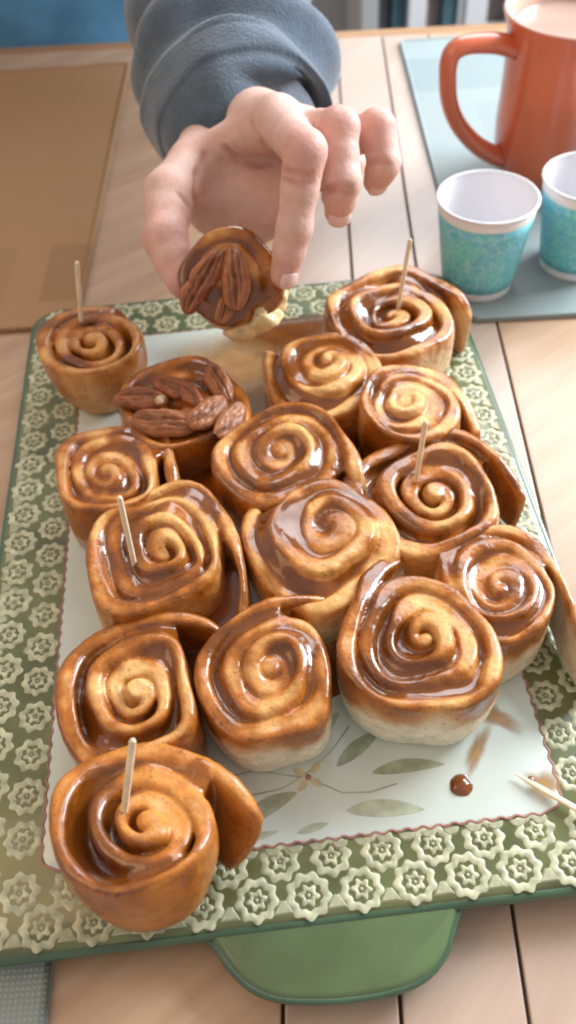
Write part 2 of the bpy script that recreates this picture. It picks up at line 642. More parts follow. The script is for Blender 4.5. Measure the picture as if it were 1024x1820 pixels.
placemat(12.2, 58, 38.7, 78.2, math.radians(-2.2), MT['mat_blue'], 'blue grey woven placemat under the paper cups and orange mug')
placemat(-58, -11.2, 42.6, 79.5, math.radians(-1.5), MT['mat_brown'], 'dull brown woven placemat left of the hand, far side of table')
placemat(-55, -9.1, -24, 11.5, math.radians(0), MT['mat_blue'], 'blue grey woven placemat corner under the near left of the platter')

# shelf with books far behind
shelf = empty('shelf_unit', (0, 150, -75))
tag(shelf, 'white shelf unit with uprights far behind the table', 'shelf')
for x0, x1 in ((18.2, 21.0), (26.0, 28.9), (35.4, 38.9), (44.0, 47.0)):
    v, f = box_geo(x0, x1, 0, 22, 0, 85, 0.2)
    link('upright', mesh('upright', v, f, False), MT['wall'] if x0 < 20 else MT['shelf'], shelf)
for z in (44.5, 74):
    v, f = box_geo(18.3, 46.9, 0.4, 22, z, z + 2.6, 0.2)
    link('shelf_board', mesh('shelf_board', v, f, False), MT['shelf'], shelf)
v, f = box_geo(18.3, 46.9, 22.1, 23, 0, 85)
link('back_panel', mesh('back_panel', v, f, False), MT['wall'], shelf)
for x0, x1, m, d, lab in ((21.3, 23.4, 'book_dark', 3, 'black book beside the teal one on the far white shelf'),
                          (23.6, 25.8, 'book_teal', 2, 'teal book between black book and white upright'),
                          (29.1, 31.9, 'book_brown', 4, 'brown book right of the middle white upright'),
                          (32.1, 34.2, 'book_teal', 2, 'teal book next to the brown one behind the mug handle'),
                          (34.4, 35.3, 'shelf', 1, 'slim white book leaning by the right white upright'),
                          (39.2, 43.6, 'book_brown', 5, 'thick grey brown book left of the mug rim')):
    o = empty('book', ((x0 + x1) / 2, 150 + d, -75 + 47.15))
    w = (x1 - x0) / 2
    v, f = box_geo(-w, w, 0, 15, 0, 21, 0.12)
    link('cover', mesh('book_cover', v, f, False), MT[m], o)
    v, f = box_geo(-w + .25, w - .25, 0.4, 14.7, 21.02, 21.2)
    link('page_block', mesh('page_block', v, f, False), MT['paper'], o)
    tag(o, lab, 'book', 'books on the far shelf')

# ------------------------------------------------------------------ platter
TX, TY, TROT = -1.0, 25.23, 0.0417
tray = empty('serving_platter', (TX, TY, 0), TROT)
tag(tray, 'green and white ceramic serving platter with embossed flower border and tab handle', 'platter')
X0, X1, Y0, Y1 = -12.15, 12.15, -17.6, 17.2
IX0, IX1, IY0, IY1 = -9.1, 9.25, -15.05, 13.9
ZB = 1.5
outer = rrect(X0, X1, Y0, Y1, 1.6, 10)
v, f = slab_geo(outer, [(-1.6, 0.0), (-1.3, 0.0), (-0.9, 0.45), (-0.12, 0.72), (0.05, 0.95), (0.06, 1.2), (-0.05, 1.4), (-0.22, ZB)])
link('body', mesh('platter_body', v, f, True, 50), MT['green'], tray)
# dark lip running round the edge
ring = offset_poly(outer, -0.02)
pts = [(x, y, 1.22) for x, y in ring]
pts.append(pts[0])
v, f = tube_geo(pts, 0.21, 8, caps=False)
link('rim', mesh('platter_rim', v, f), MT['green_dark'], tray)
# handle tab
hp = [(-4.4, -17.6), (-3.75, -17.9), (-3.25, -18.35), (-2.75, -19.1), (-2.15, -19.7), (-1.3, -20.1), (0, -20.3), (1.3, -20.35), (2.6, -20.25),
      (3.5, -19.95), (4.15, -19.4), (4.5, -18.8), (4.85, -18.25), (5.3, -17.9), (5.95, -17.6)]
hp = [(x, y + .42) for x, y in hp]
hs = []
for i in range(len(hp) - 1):
    p0, p1, p2, p3 = [Vector(hp[min(len(hp) - 1, max(0, i + d_))]) for d_ in (-1, 0, 1, 2)]
    for k in range(4):
        t = k / 4
        hs.append(tuple(0.5 * ((2 * p1) + (p2 - p0) * t + (2 * p0 - 5 * p1 + 4 * p2 - p3) * t * t + (3 * p1 - p0 - 3 * p2 + p3) * t ** 3)))
hp = hs + [hp[-1]]
v, f = slab_geo(hp, [(-0.25, 0.55), (-0.02, 0.7), (0.06, 0.95), (-0.02, 1.2), (-0.2, 1.36)])
hd = link('handle', mesh('platter_handle', v, f, True, 50), MT['green_mid'], tray)
pts = [(x, y, 1.12) for x, y in hp[1:-1]]
v, f = tube_geo(pts, 0.12, 8)
link('handle_edge', mesh('handle_edge', v, f), MT['green_dark'], hd)
# white centre
v, f = slab_geo(rrect(IX0, IX1, IY0, IY1, 0.8, 6), [(0, ZB - 0.1), (0, ZB + 0.015), (-0.05, ZB + 0.03)])
centre = link('centre_panel', mesh('centre_panel', v, f, True, 40), MT['white'], tray)
ZC = ZB + 0.03
# wavy painted red line round the centre
ring = rrect(IX0 - .02, IX1 + .02, IY0 - .02, IY1 + .02, 0.8, 6)
pts = []
for i in range(len(ring)):
    a, b_ = Vector(ring[i]), Vector(ring[(i + 1) % len(ring)])
    n = max(1, int((b_ - a).length / 0.11))
    for k in range(n):
        pts.append(a.lerp(b_, k / n))
q = []
for i, p in enumerate(pts):
    t = (pts[(i + 1) % len(pts)] - pts[i - 1]).normalized()
    w = 0.055 * math.sin(i * 2 * PI / 5.0)
    q.append((p.x - t.y * w, p.y + t.x * w, ZC + 0.006))
q.append(q[0])
v, f = tube_geo(q, 0.042, 6, caps=False, flat=(1, 0.3))
link('red_line', mesh('red_line', v, f), MT['red'], tray)


# embossed flower: scalloped ring, inner star ring, centre dot
def ring_geo(ro, ri, lobes, amp, z0, hgt, n=48, amp_i=0.0, ph=0.0):
    v, f = [], []
    for k in range(n):
        a = 2 * PI * k / n
        so = ro * (1 + amp * math.cos(lobes * a + ph))
        si = ri * (1 + amp_i * math.cos(lobes * a + ph))
        mid = (so + si) / 2
        th = (so - si) / 2
        for r, z in ((so, z0), (mid + th * .6, z0 + hgt * .8), (mid, z0 + hgt), (mid - th * .6, z0 + hgt * .8), (si, z0)):
            v.append((r * math.cos(a), r * math.sin(a), z))
    for k in range(n):
        l = (k + 1) % n
        for j in range(4):
            f.append((k * 5 + j, l * 5 + j, l * 5 + j + 1, k * 5 + j + 1))
    return v, f


def join(*gs):
    V, Fc = [], []
    for v, f in gs:
        o = len(V)
        V += list(v)
        Fc += [tuple(i + o for i in q) for q in f]
    return V, Fc


def dot_geo(r, z0, h, n=10):
    v = [(r * math.cos(2 * PI * k / n), r * math.sin(2 * PI * k / n), z0) for k in range(n)]
    v += [(r * .6 * math.cos(2 * PI * k / n), r * .6 * math.sin(2 * PI * k / n), z0 + h) for k in range(n)]
    f = [(k, (k + 1) % n, n + (k + 1) % n, n + k) for k in range(n)] + [tuple(n + k for k in range(n))]
    return v, f


flower_me = mesh('flower', *join(ring_geo(1.0, 0.60, 9, 0.09, 0, 0.035, 54, 0.08), ring_geo(0.44, 0.16, 6, 0.22, 0, 0.045, 36, 0.1), dot_geo(0.10, 0, 0.045)))
flower_b = mesh('flower_b', *join(ring_geo(1.0, 0.57, 8, 0.11, 0, 0.03, 48, 0.1, 0.6), ring_geo(0.42, 0.14, 5, 0.26, 0, 0.04, 30, 0.1), dot_geo(0.09, 0, 0.04)))
for me_ in (flower_me, flower_b):
    me_.materials.append(MT['cream'])
tri_me = mesh('fan', *slab_geo([(-0.36, 0), (0.36, 0), (0.10, 0.44), (-0.10, 0.44)], [(0, 0), (-0.05, 0.05)]), smooth=False)
tri_me.materials.append(MT['cream'])
half_me = mesh('scallop', *slab_geo([(0.30 * math.cos(a), 0.30 * math.sin(a)) for a in np.linspace(0, PI, 9)], [(0, 0), (-0.05, 0.05)]), smooth=False)
half_me.materials.append(MT['cream'])


def put(name, me, x, y, rz=0.0, s=1.0, sy=None, z=ZB - 0.004):
    o = bpy.data.objects.new(name, me)
    C.objects.link(o)
    o.parent = tray
    o.location = (x * S, y * S, z * S)
    o.rotation_euler = (0, 0, rz)
    o.scale = (s, s if sy is None else sy, 1)
    return o


def row(a, b_, off_dir, n, r, inner):
    a, b_ = Vector(a), Vector(b_)
    d = (b_ - a).normalized()
    for k in range(n):
        p = a.lerp(b_, (k + .5) / n)
        jit = random.uniform(-.03, .03)
        put('flower', flower_me if random.random() < .6 else flower_b, p.x + jit, p.y + jit, random.uniform(0, 6.3), r * random.uniform(.95, 1.05))


for n_, side in ((13, 'f'), (13, 'b')):
    if side == 'f':
        row((X0 + .55, Y0 + 0.80), (X1 - .55, Y0 + 0.80), None, n_, 0.73, False)
        row((X0 + 1.5, Y0 + 1.98), (X1 - 1.5, Y0 + 1.98), None, n_ - 1, 0.68, True)
    else:
        row((X0 + .55, Y1 - 0.86), (X1 - .55, Y1 - 0.86), None, n_, 0.73, False)
        row((X0 + 1.5, Y1 - 2.4), (X1 - 1.5, Y1 - 2.4), None, n_ - 1, 0.70, True)
row((X0 + .9, Y0 + 1.8), (X0 + .9, Y1 - 1.8), None, 19, 0.71, False)
row((X0 + 2.32, Y0 + 3.0), (X0 + 2.32, Y1 - 3.2), None, 18, 0.65, True)
row((X1 - .9, Y0 + 1.8), (X1 - .9, Y1 - 1.8), None, 19, 0.71, False)
row((X1 - 2.26, Y0 + 3.0), (X1 - 2.26, Y1 - 3.2), None, 18, 0.65, True)
for k in range(12):
    x = X0 + .55 + (X1 - X0 - 1.1) * (k + 1) / 13
    put('fan', tri_me, x, Y0 + .28, 0)
    put('fan', tri_me, x, Y1 - .28, PI)
for k in range(18):
    y = Y0 + 1.8 + (Y1 - Y0 - 3.6) * (k + 1) / 19
    put('fan', tri_me, X0 + .28, y, -PI / 2)
    put('fan', tri_me, X1 - .28, y, PI / 2)
for k in range(22):
    x = IX0 + .6 + (IX1 - IX0 - 1.2) * (k + .5) / 22
    put('scallop', half_me, x, IY0 - .09, PI)


# painted leaves, stems and berries of the centre
def leaf_geo(L, W, bend=0.0):
    n = 14
    top, bot = [], []
    for k in range(n + 1):
        t = k / n
        w = W * math.sin(PI * t) ** 0.75 * (1 - 0.25 * t)
        y = bend * math.sin(PI * t)
        top.append((L * (t - .5), y + w))
        bot.append((L * (t - .5), y - w))
    poly = bot + top[::-1][1:-1]
    return slab_geo(poly, [(0, 0), (0, 0.008)], False)


for x, y, L, W, a, bd, m in ((4.1, -12.9, 2.7, .30, 0, .12, 'leaf'), (3.0, -14.3, 2.8, .36, -6, .08, 'leaf2'), (-1.05, -13.75, 2.3, .36, 24, .1, 'leaf'),
                             (2.45, -11.9, 2.2, .32, 33, .06, 'leaf'), (0.9, -11.2, 2.6, .5, 38, .1, 'leaf'), (-3.4, -14.4, 2.0, .3, 8, .1, 'leaf2'),
                             (0.4, -14.62, 1.2, .16, 10, 0, 'leaf2'), (-1.6, -14.7, 1.6, .16, 8, 0, 'leaf2'), (6.2, -10.4, 2.0, .3, 70, .1, 'leaf'),
                             (-6.5, 10.5, 2.2, .32, 40, .1, 'leaf'), (3.5, 11.5, 2.4, .34, -20, .1, 'leaf')):
    o = put('painted_leaf', mesh('painted_leaf', *leaf_geo(L, W, bd), smooth=False), x, y, math.radians(a), z=ZC + .003)
    o.data.materials.append(MT[m])
for P in (((-1.8, -13.2), (-.6, -13.1), (0.3, -12.7), (1.4, -11.9), (2.2, -11.0)), ((0.6, -12.9), (1.6, -13.5), (2.6, -13.6), (3.6, -13.4)), ((-2.6, -12.4), (-1.4, -12.3), (0.2, -12.75))):
    v, f = tube_geo([(x, y, ZC + .005) for x, y in P], 0.024, 5, flat=(1, .3))
    link('painted_stem', mesh('painted_stem', v, f), MT['stem'], tray)
for x, y in ((.15, -12.55), (.75, -12.45), (.2, -13.05), (.72, -13.0)):
    o = put('painted_petal', mesh('painted_petal', *leaf_geo(.55, .17), smooth=False), x, y, math.atan2(y + 12.78, x - .45), z=ZC + .0035)
    o.data.materials.append(MT['petal'])
v, f = dot_geo(0.12, 0, 0.02)
o = put('painted_berry', mesh('painted_berry', v, f), .45, -12.78, z=ZC + .012)
o.data.materials.append(MT['red'])


# ------------------------------------------------------------------ caramel on the platter
def t2w(x, y):
    c, s = math.cos(TROT), math.sin(TROT)
    return TX + c * x - s * y, TY + s * x + c * y


def blob(x, y, rx, ry, rot, h, seed, irr=0.18):
    """low domed puddle with an uneven outline, local to its centre"""
    r = random.Random(seed)
    ph = [r.uniform(0, 6.3) for _ in range(5)]
    n, m = 48, 7
    v, f = [(0, 0, h)], []
    for j in range(1, m + 1):
        t = j / m
        z = h * (1 - t ** 2.6)
        for k in range(n):
            a = 2 * PI * k / n
            q = 1 + irr * (.6 * math.cos(2 * a + ph[0]) + .5 * math.cos(3 * a + ph[1]) + .35 * math.cos(5 * a + ph[2]) + .2 * math.cos(8 * a + ph[3]))
            px, py = rx * q * t * math.cos(a), ry * q * t * math.sin(a)
            v.append((px * math.cos(rot) - py * math.sin(rot), px * math.sin(rot) + py * math.cos(rot), z))
    for k in range(n):
        f.append((0, 1 + k, 1 + (k + 1) % n))
    for j in range(m - 1):
        for k in range(n):
            l = (k + 1) % n
            f.append((1 + j * n + k, 1 + (j + 1) * n + k, 1 + (j + 1) * n + l, 1 + j * n + l))
    fade = [0.0] + [j / m for j in range(1, m + 1) for k in range(n)]
    return v, f, fade


for i, (nm, x, y, rx, ry, rot, h, irr, mat, lab) in enumerate((
        ('caramel_drop', 5.85, -13.75, .42, .40, 0, .20, .06, 'puddle', 'round glossy caramel drop on white platter, front right'),
        ('caramel_smear', 7.75, -11.3, 1.0, .55, -.6, .03, .25, 'smear', 'brown caramel smear on the platter below the front right roll'),
        ('caramel_streak', 6.75, -12.5, 1.1, .36, 1.0, .012, .2, 'smear', 'thin pale caramel streak leading down from the brown smear'),
        ('caramel_speck', 8.35, -13.85, .16, .12, .4, .05, .1, 'puddle', 'tiny dark caramel speck beside the lying toothpick'),
        ('caramel_stain', 8.75, -14.1, .85, .6, -.4, .010, .25, 'smear', 'tan stain around the lying toothpick tip, platter corner'),
        ('caramel_puddle', 2.4, 12.4, 4.6, 1.8, .18, .02, .22, 'smear_dark', 'dark caramel puddle on the platter behind the cone shaped roll'),
        ('caramel_film', -.8, 10.3, 5.2, 3.4, .1, .035, .22, 'smear', 'tan caramel film between the pecan roll and the far border'),
        ('caramel_pool', 0.1, -2.8, 7.4, 7.4, 0, 1.8, .05, 'puddle', 'wide dark caramel pool spread under the cluster of rolls'))):
    wx, wy = t2w(x, y)
    v, f, fade = blob(x, y, rx, ry, rot, h, 30 + i, irr)
    me_ = mesh(nm, v, f)
    at_ = me_.attributes.new('fade', 'FLOAT', 'POINT')
    at_.data.foreach_set('value', fade)
    o = link(nm, me_, MT[mat])
    o.location = (wx * S, wy * S, (ZC + .012 + .003 * (i % 4)) * S)
    o.rotation_euler = (0, 0, TROT)
    tag(o, lab, 'caramel')

# ------------------------------------------------------------------ cinnamon rolls
CAR_D = np.array([0.160, 0.043, 0.005])
CAR_M = np.array([0.385, 0.118, 0.014])
GOLD = np.array([0.60, 0.285, 0.065])
CREAM = np.array([0.80, 0.56, 0.29])
RAW = np.array([0.80, 0.74, 0.58])
H3 = 0.069


def bil(mp, gx, gy, n):
    gx = np.clip(gx, 0, n - 1.001)
    gy = np.clip(gy, 0, n - 1.001)
    i, j = gx.astype(int), gy.astype(int)
    a, b_ = gx - i, gy - j
    return (mp[i, j] * (1 - a) + mp[i + 1, j] * a) * (1 - b_) + (mp[i, j + 1] * (1 - a) + mp[i + 1, j + 1] * a) * b_


def blur2(m, k, it=2):
    for _ in range(it):
        for ax in (0, 1):
            acc = 0
            for d in range(-k, k + 1):
                acc = acc + np.roll(m, d, ax)
            m = acc / (2 * k + 1)
    return m


def make_roll(name, x, y, label, R=2.8, turns=2.8, end=0, tail=1.0, curl=0.0, dome=0.2, depth=0.30, w=0.34, h=3.2, e2=0.0, a2=0, e3=0.0, a3=0,
              gap=0.0, taper=0.86, tilt=(0, 0), raw=0.0, coat=0.6, light=0.5, seed=0, z0=ZC, grid=None, lip=0.0, pw=1.0, tdrop=0.7, off=(0, 0), sq=0.9, sqa=20, cc_=0.0, amb=0.0):
    so = seed * 5.37 + 1.3
    R = R * 1.26
    turns = turns + .85
    depth = depth * .68
    w = w * 1.06
    TH = 2 * PI * turns
    e_ = math.radians(end)
    n = int(turns * 44)
    P, Wd, Tp = [], [], []
    r_in = 0.16
    sn = 2 + sq
    for k in range(n + 1):
        th = TH * k / n
        t = k / n
        ph = e_ + (TH - th)
        rc = r_in + (R - w - r_in) * t ** pw
        tt = np.clip((th - (TH - 2 * PI * 1.05)) / (2 * PI * .5), 0, 1)
        rc += gap * (tt * tt * (3 - 2 * tt)) - gap * .0
        sh = 1 + t * (e2 * math.cos(2 * (ph - math.radians(a2))) + e3 * math.cos(3 * (ph - math.radians(a3))))
        rc += t * (.10 * math.sin(2 * ph + so + .35 * th) + .07 * math.sin(3 * ph + 2 * so - .3 * th))
        qa = ph - math.radians(sqa)
        sup = (abs(math.cos(qa)) ** sn + abs(math.sin(qa)) ** sn) ** (-1 / sn)
        rc *= sh * (1 + t * (sup / 1.06 - 1))
        P.append((rc * math.cos(ph) + off[0] * (1 - t) ** 1.2, rc * math.sin(ph) + off[1] * (1 - t) ** 1.2))
        Wd.append(w * (0.82 + 0.26 * math.sin(th * 1.1 + so)) * (1.15 - .15 * min(1, t * 5)))
        s = rc / R
        Tp.append(h + dome * (1 - min(1.2, s) ** 2) + 0.10 * math.sin(th * .9 + so) + 0.14 * math.sin(th * .47 + 2 * so) + lip * tt)
    # tail
    d = np.array(P[-1]) - np.array(P[-3])
    d = d / np.linalg.norm(d)
    nt_ = max(2, int(tail / .12))
    p = np.array(P[-1])
    for k in range(1, nt_ + 1):
        ca = -curl * tail / nt_
        d = np.array([d[0] * math.cos(ca) - d[1] * math.sin(ca), d[0] * math.sin(ca) + d[1] * math.cos(ca)])
        p = p + d * tail / nt_
        P.append(tuple(p))
        Wd.append(Wd[n] * (1 - .38 * (k / nt_) ** 2))
        Tp.append(Tp[n] - tdrop * (k / nt_) ** 1.5)
    P = np.array(P)
    if taper > .87 and z0 < 5:
        P[:, 1] *= 1.13          # pressed together in rows, deeper than wide
    Wd = np.array(Wd)
    Tp = np.array(Tp)
    ext = np.abs(P).max() + w + 0.55
    nn = int(2 * ext / H3) + 1
    ax = -ext + np.arange(nn) * H3
    GX, GY = np.meshgrid(ax, ax, indexing='ij')
    best = np.full(GX.shape, 1e9)
    top = np.zeros(GX.shape)
    ctr = np.zeros(GX.shape)
    for k in range(len(P) - 1):
        a, b_ = P[k], P[k + 1]
        ab = b_ - a
        L2 = max(1e-9, ab @ ab)
        t = np.clip(((GX - a[0]) * ab[0] + (GY - a[1]) * ab[1]) / L2, 0, 1)
        dd = np.hypot(GX - a[0] - t * ab[0], GY - a[1] - t * ab[1])
        ww = Wd[k] + t * (Wd[k + 1] - Wd[k])
        q = dd - ww
        m = q < best
        best = np.where(m, q, best)
        top = np.where(m, Tp[k] + t * (Tp[k + 1] - Tp[k]), top)
        ctr = np.where(m, dd / ww, ctr)
    top = blur2(top, 2, 2)
    # footprint of the outermost full turn
    k0 = n - int(44)
    ang = np.arctan2(P[k0:n + 1, 1], P[k0:n + 1, 0])
    rad = np.hypot(P[k0:n + 1, 0], P[k0:n + 1, 1])
    o_ = np.argsort(ang)
    A_ = np.concatenate([ang[o_] - 2 * PI, ang[o_], ang[o_] + 2 * PI])
    R_ = np.tile(rad[o_], 3)
    foot = np.hypot(GX, GY) - np.interp(np.arctan2(GY, GX), A_, R_)
    foot = blur2(foot, 4, 2)
    lvl = top - depth * np.clip(.85 + 1.9 * fbm(GX * .5 + so, GY * .5, GX * 0 + so, 2), -.3, 2.2) - 0.02
    lvl = blur2(lvl, 2, 1)
    # volume
    zmax = Tp.max() + 0.35
    nz = int((zmax + 0.4) / H3) + 2
    zs = -0.35 + np.arange(nz) * H3
    sd = np.empty((nn, nn, nz), np.float32)
    rr = min(0.24, .62 * w)
    ix = np.arange(nn)

    def sc(z):
        t = np.clip(z / h, 0, 1)
        return taper + (1 - taper) * (1 - (1 - t) ** 2.2) + 0.03 * np.sin(t * PI)

    def field(x_, y_, z_):
        s_ = sc(z_)
        gx, gy = (x_ / s_ + ext) / H3, (y_ / s_ + ext) / H3
        wob = 0.075 * np.sin(x_ * 1.3 + so + .6 * z_) * np.sin(y_ * 1.5 + 2 * so + .5 * x_) + .022 * np.sin(x_ * 2.9 + 1.3 * z_ + so) * np.sin(y_ * 2.6 - z_ * 1.7 + 3 * so)
        wob = wob + .008 * np.sin(x_ * 7.1 + 2 * np.sin(z_ * 4 + so)) * np.sin(y_ * 6.3 + z_ * 5 + so)
        wx_ = .14 * np.sin(y_ * 1.05 + so) + .025 * np.sin(y_ * 2.3 + x_ + so)
        wy_ = .14 * np.sin(x_ * 1.0 + 2 * so) + .025 * np.sin(x_ * 2.4 - y_ + so)
        gx, gy = gx + wx_ / H3, gy + wy_ / H3
        d2 = bil(best, gx, gy, nn) + wob
        tp = bil(top, gx, gy, nn) + 0.12 * np.sin(x_ * 1.1 + so) * np.sin(y_ * 1.2 + 2.2 * so) + .015 * np.sin(x_ * 4 + so) * np.sin(y_ * 4.4)
        ft = bil(foot, gx, gy, nn)
        lv = bil(lvl, gx, gy, nn)
        q1 = d2 + rr
        q2 = z_ - tp + rr
        rib = np.minimum(np.maximum(q1, q2), 0) + np.hypot(np.maximum(q1, 0), np.maximum(q2, 0)) - rr
        pool = np.maximum(z_ - lv, ft)
        return rib, pool, gx, gy
    for k, z in enumerate(zs):
        rib, pool, _, _ = field(GX, GY, np.full(GX.shape, z))
        sdk = smin(rib, pool, 0.25)
        sd[:, :, k] = smax(sdk, np.full(GX.shape, -z), 0.3)
    V, Q = surface_nets(sd, (-ext, -ext, zs[0]), H3)
    N = vnormals(V, Q)
    rib, pool, gx, gy = field(V[:, 0], V[:, 1], V[:, 2])
    gl = sstep(-0.06, 0.10, rib - pool)
    cc = bil(ctr, gx, gy, nn)
    lv = bil(lvl, gx, gy, nn)
    tp = bil(top, gx, gy, nn)
    zz = V[:, 2] / h
    n1 = fbm(V[:, 0] * .65 + so, V[:, 1] * .65, V[:, 2] * .65 + so, 3)
    n2 = fbm(V[:, 0] * 2.2 + so, V[:, 1] * 2.2 + 5, V[:, 2] * 2.2, 3)
    # amount of caramel: full in the spiral grooves, thin and patchy on the crests, runs down the sides
    outside = sstep(-0.05, 0.12, bil(foot, gx, gy, nn)) * (N[:, 2] < 0.55)
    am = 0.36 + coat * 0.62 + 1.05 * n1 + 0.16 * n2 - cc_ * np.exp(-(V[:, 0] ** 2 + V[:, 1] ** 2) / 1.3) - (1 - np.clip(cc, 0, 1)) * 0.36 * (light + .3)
    runs = fbm(np.arctan2(V[:, 1], V[:, 0]) * 2.4 + so, V[:, 2] * .25, V[:, 2] * 0 + so, 2)
    side = .13 + coat * .75 + .6 * runs + .35 * n1 - 0.45 * (1 - np.clip(zz, 0, 1)) * (0.4 + raw)
    am = am * (1 - outside) + side * outside
    am = np.clip(am + gl * 0.62, 0, 1)
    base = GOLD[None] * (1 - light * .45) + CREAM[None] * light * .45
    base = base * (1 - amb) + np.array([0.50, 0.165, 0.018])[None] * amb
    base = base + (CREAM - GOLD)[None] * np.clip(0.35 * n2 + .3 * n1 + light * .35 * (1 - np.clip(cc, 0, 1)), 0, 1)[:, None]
    rw = np.clip(raw * 1.1, 0, 1) * sstep(.92, .55, zz + .20 * n1 + .16 * runs) * outside
    base = base * (1 - rw[:, None]) + RAW[None] * rw[:, None]
    am = am * (1 - .93 * rw)
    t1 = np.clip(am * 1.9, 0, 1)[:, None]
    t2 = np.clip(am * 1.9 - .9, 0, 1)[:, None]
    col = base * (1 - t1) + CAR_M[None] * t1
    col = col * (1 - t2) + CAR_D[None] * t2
    n4 = fbm(V[:, 0] * 1.1 + so + 20, V[:, 1] * 1.1, V[:, 2] * 1.1, 2)
    rough = 0.47 - 0.39 * am * (.6 + .4 * sstep(-.35, .25, n4)) + 0.20 * rw
    tone = np.concatenate([col, rough[:, None]], 1)
    root = empty(name, (x, y, z0), 0, math.radians(tilt[0]), math.radians(tilt[1]))
    tag(root, label, 'cinnamon roll', 'glazed cinnamon rolls')
    isg = (gl[Q].mean(1) > 0.5) & (N[Q][:, :, 2].mean(1) > 0.0)
    lab = np.arange(len(V))
    qi = Q[isg]
    while len(qi):
        old = lab.copy()
        mn = lab[qi].min(1)
        for c_ in range(4):
            np.minimum.at(lab, qi[:, c_], mn)
        lab = lab[lab]
        if (lab == old).all():
            break
    if len(qi):
        ids, num = np.unique(lab[qi[:, 0]], return_counts=True)
        isg[np.where(isg)[0][lab[qi[:, 0]] != ids[num.argmax()]]] = False
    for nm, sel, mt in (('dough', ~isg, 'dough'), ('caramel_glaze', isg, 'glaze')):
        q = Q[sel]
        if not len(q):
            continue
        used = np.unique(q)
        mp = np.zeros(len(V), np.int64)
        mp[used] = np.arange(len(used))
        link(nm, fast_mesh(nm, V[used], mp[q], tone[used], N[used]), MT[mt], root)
    return root


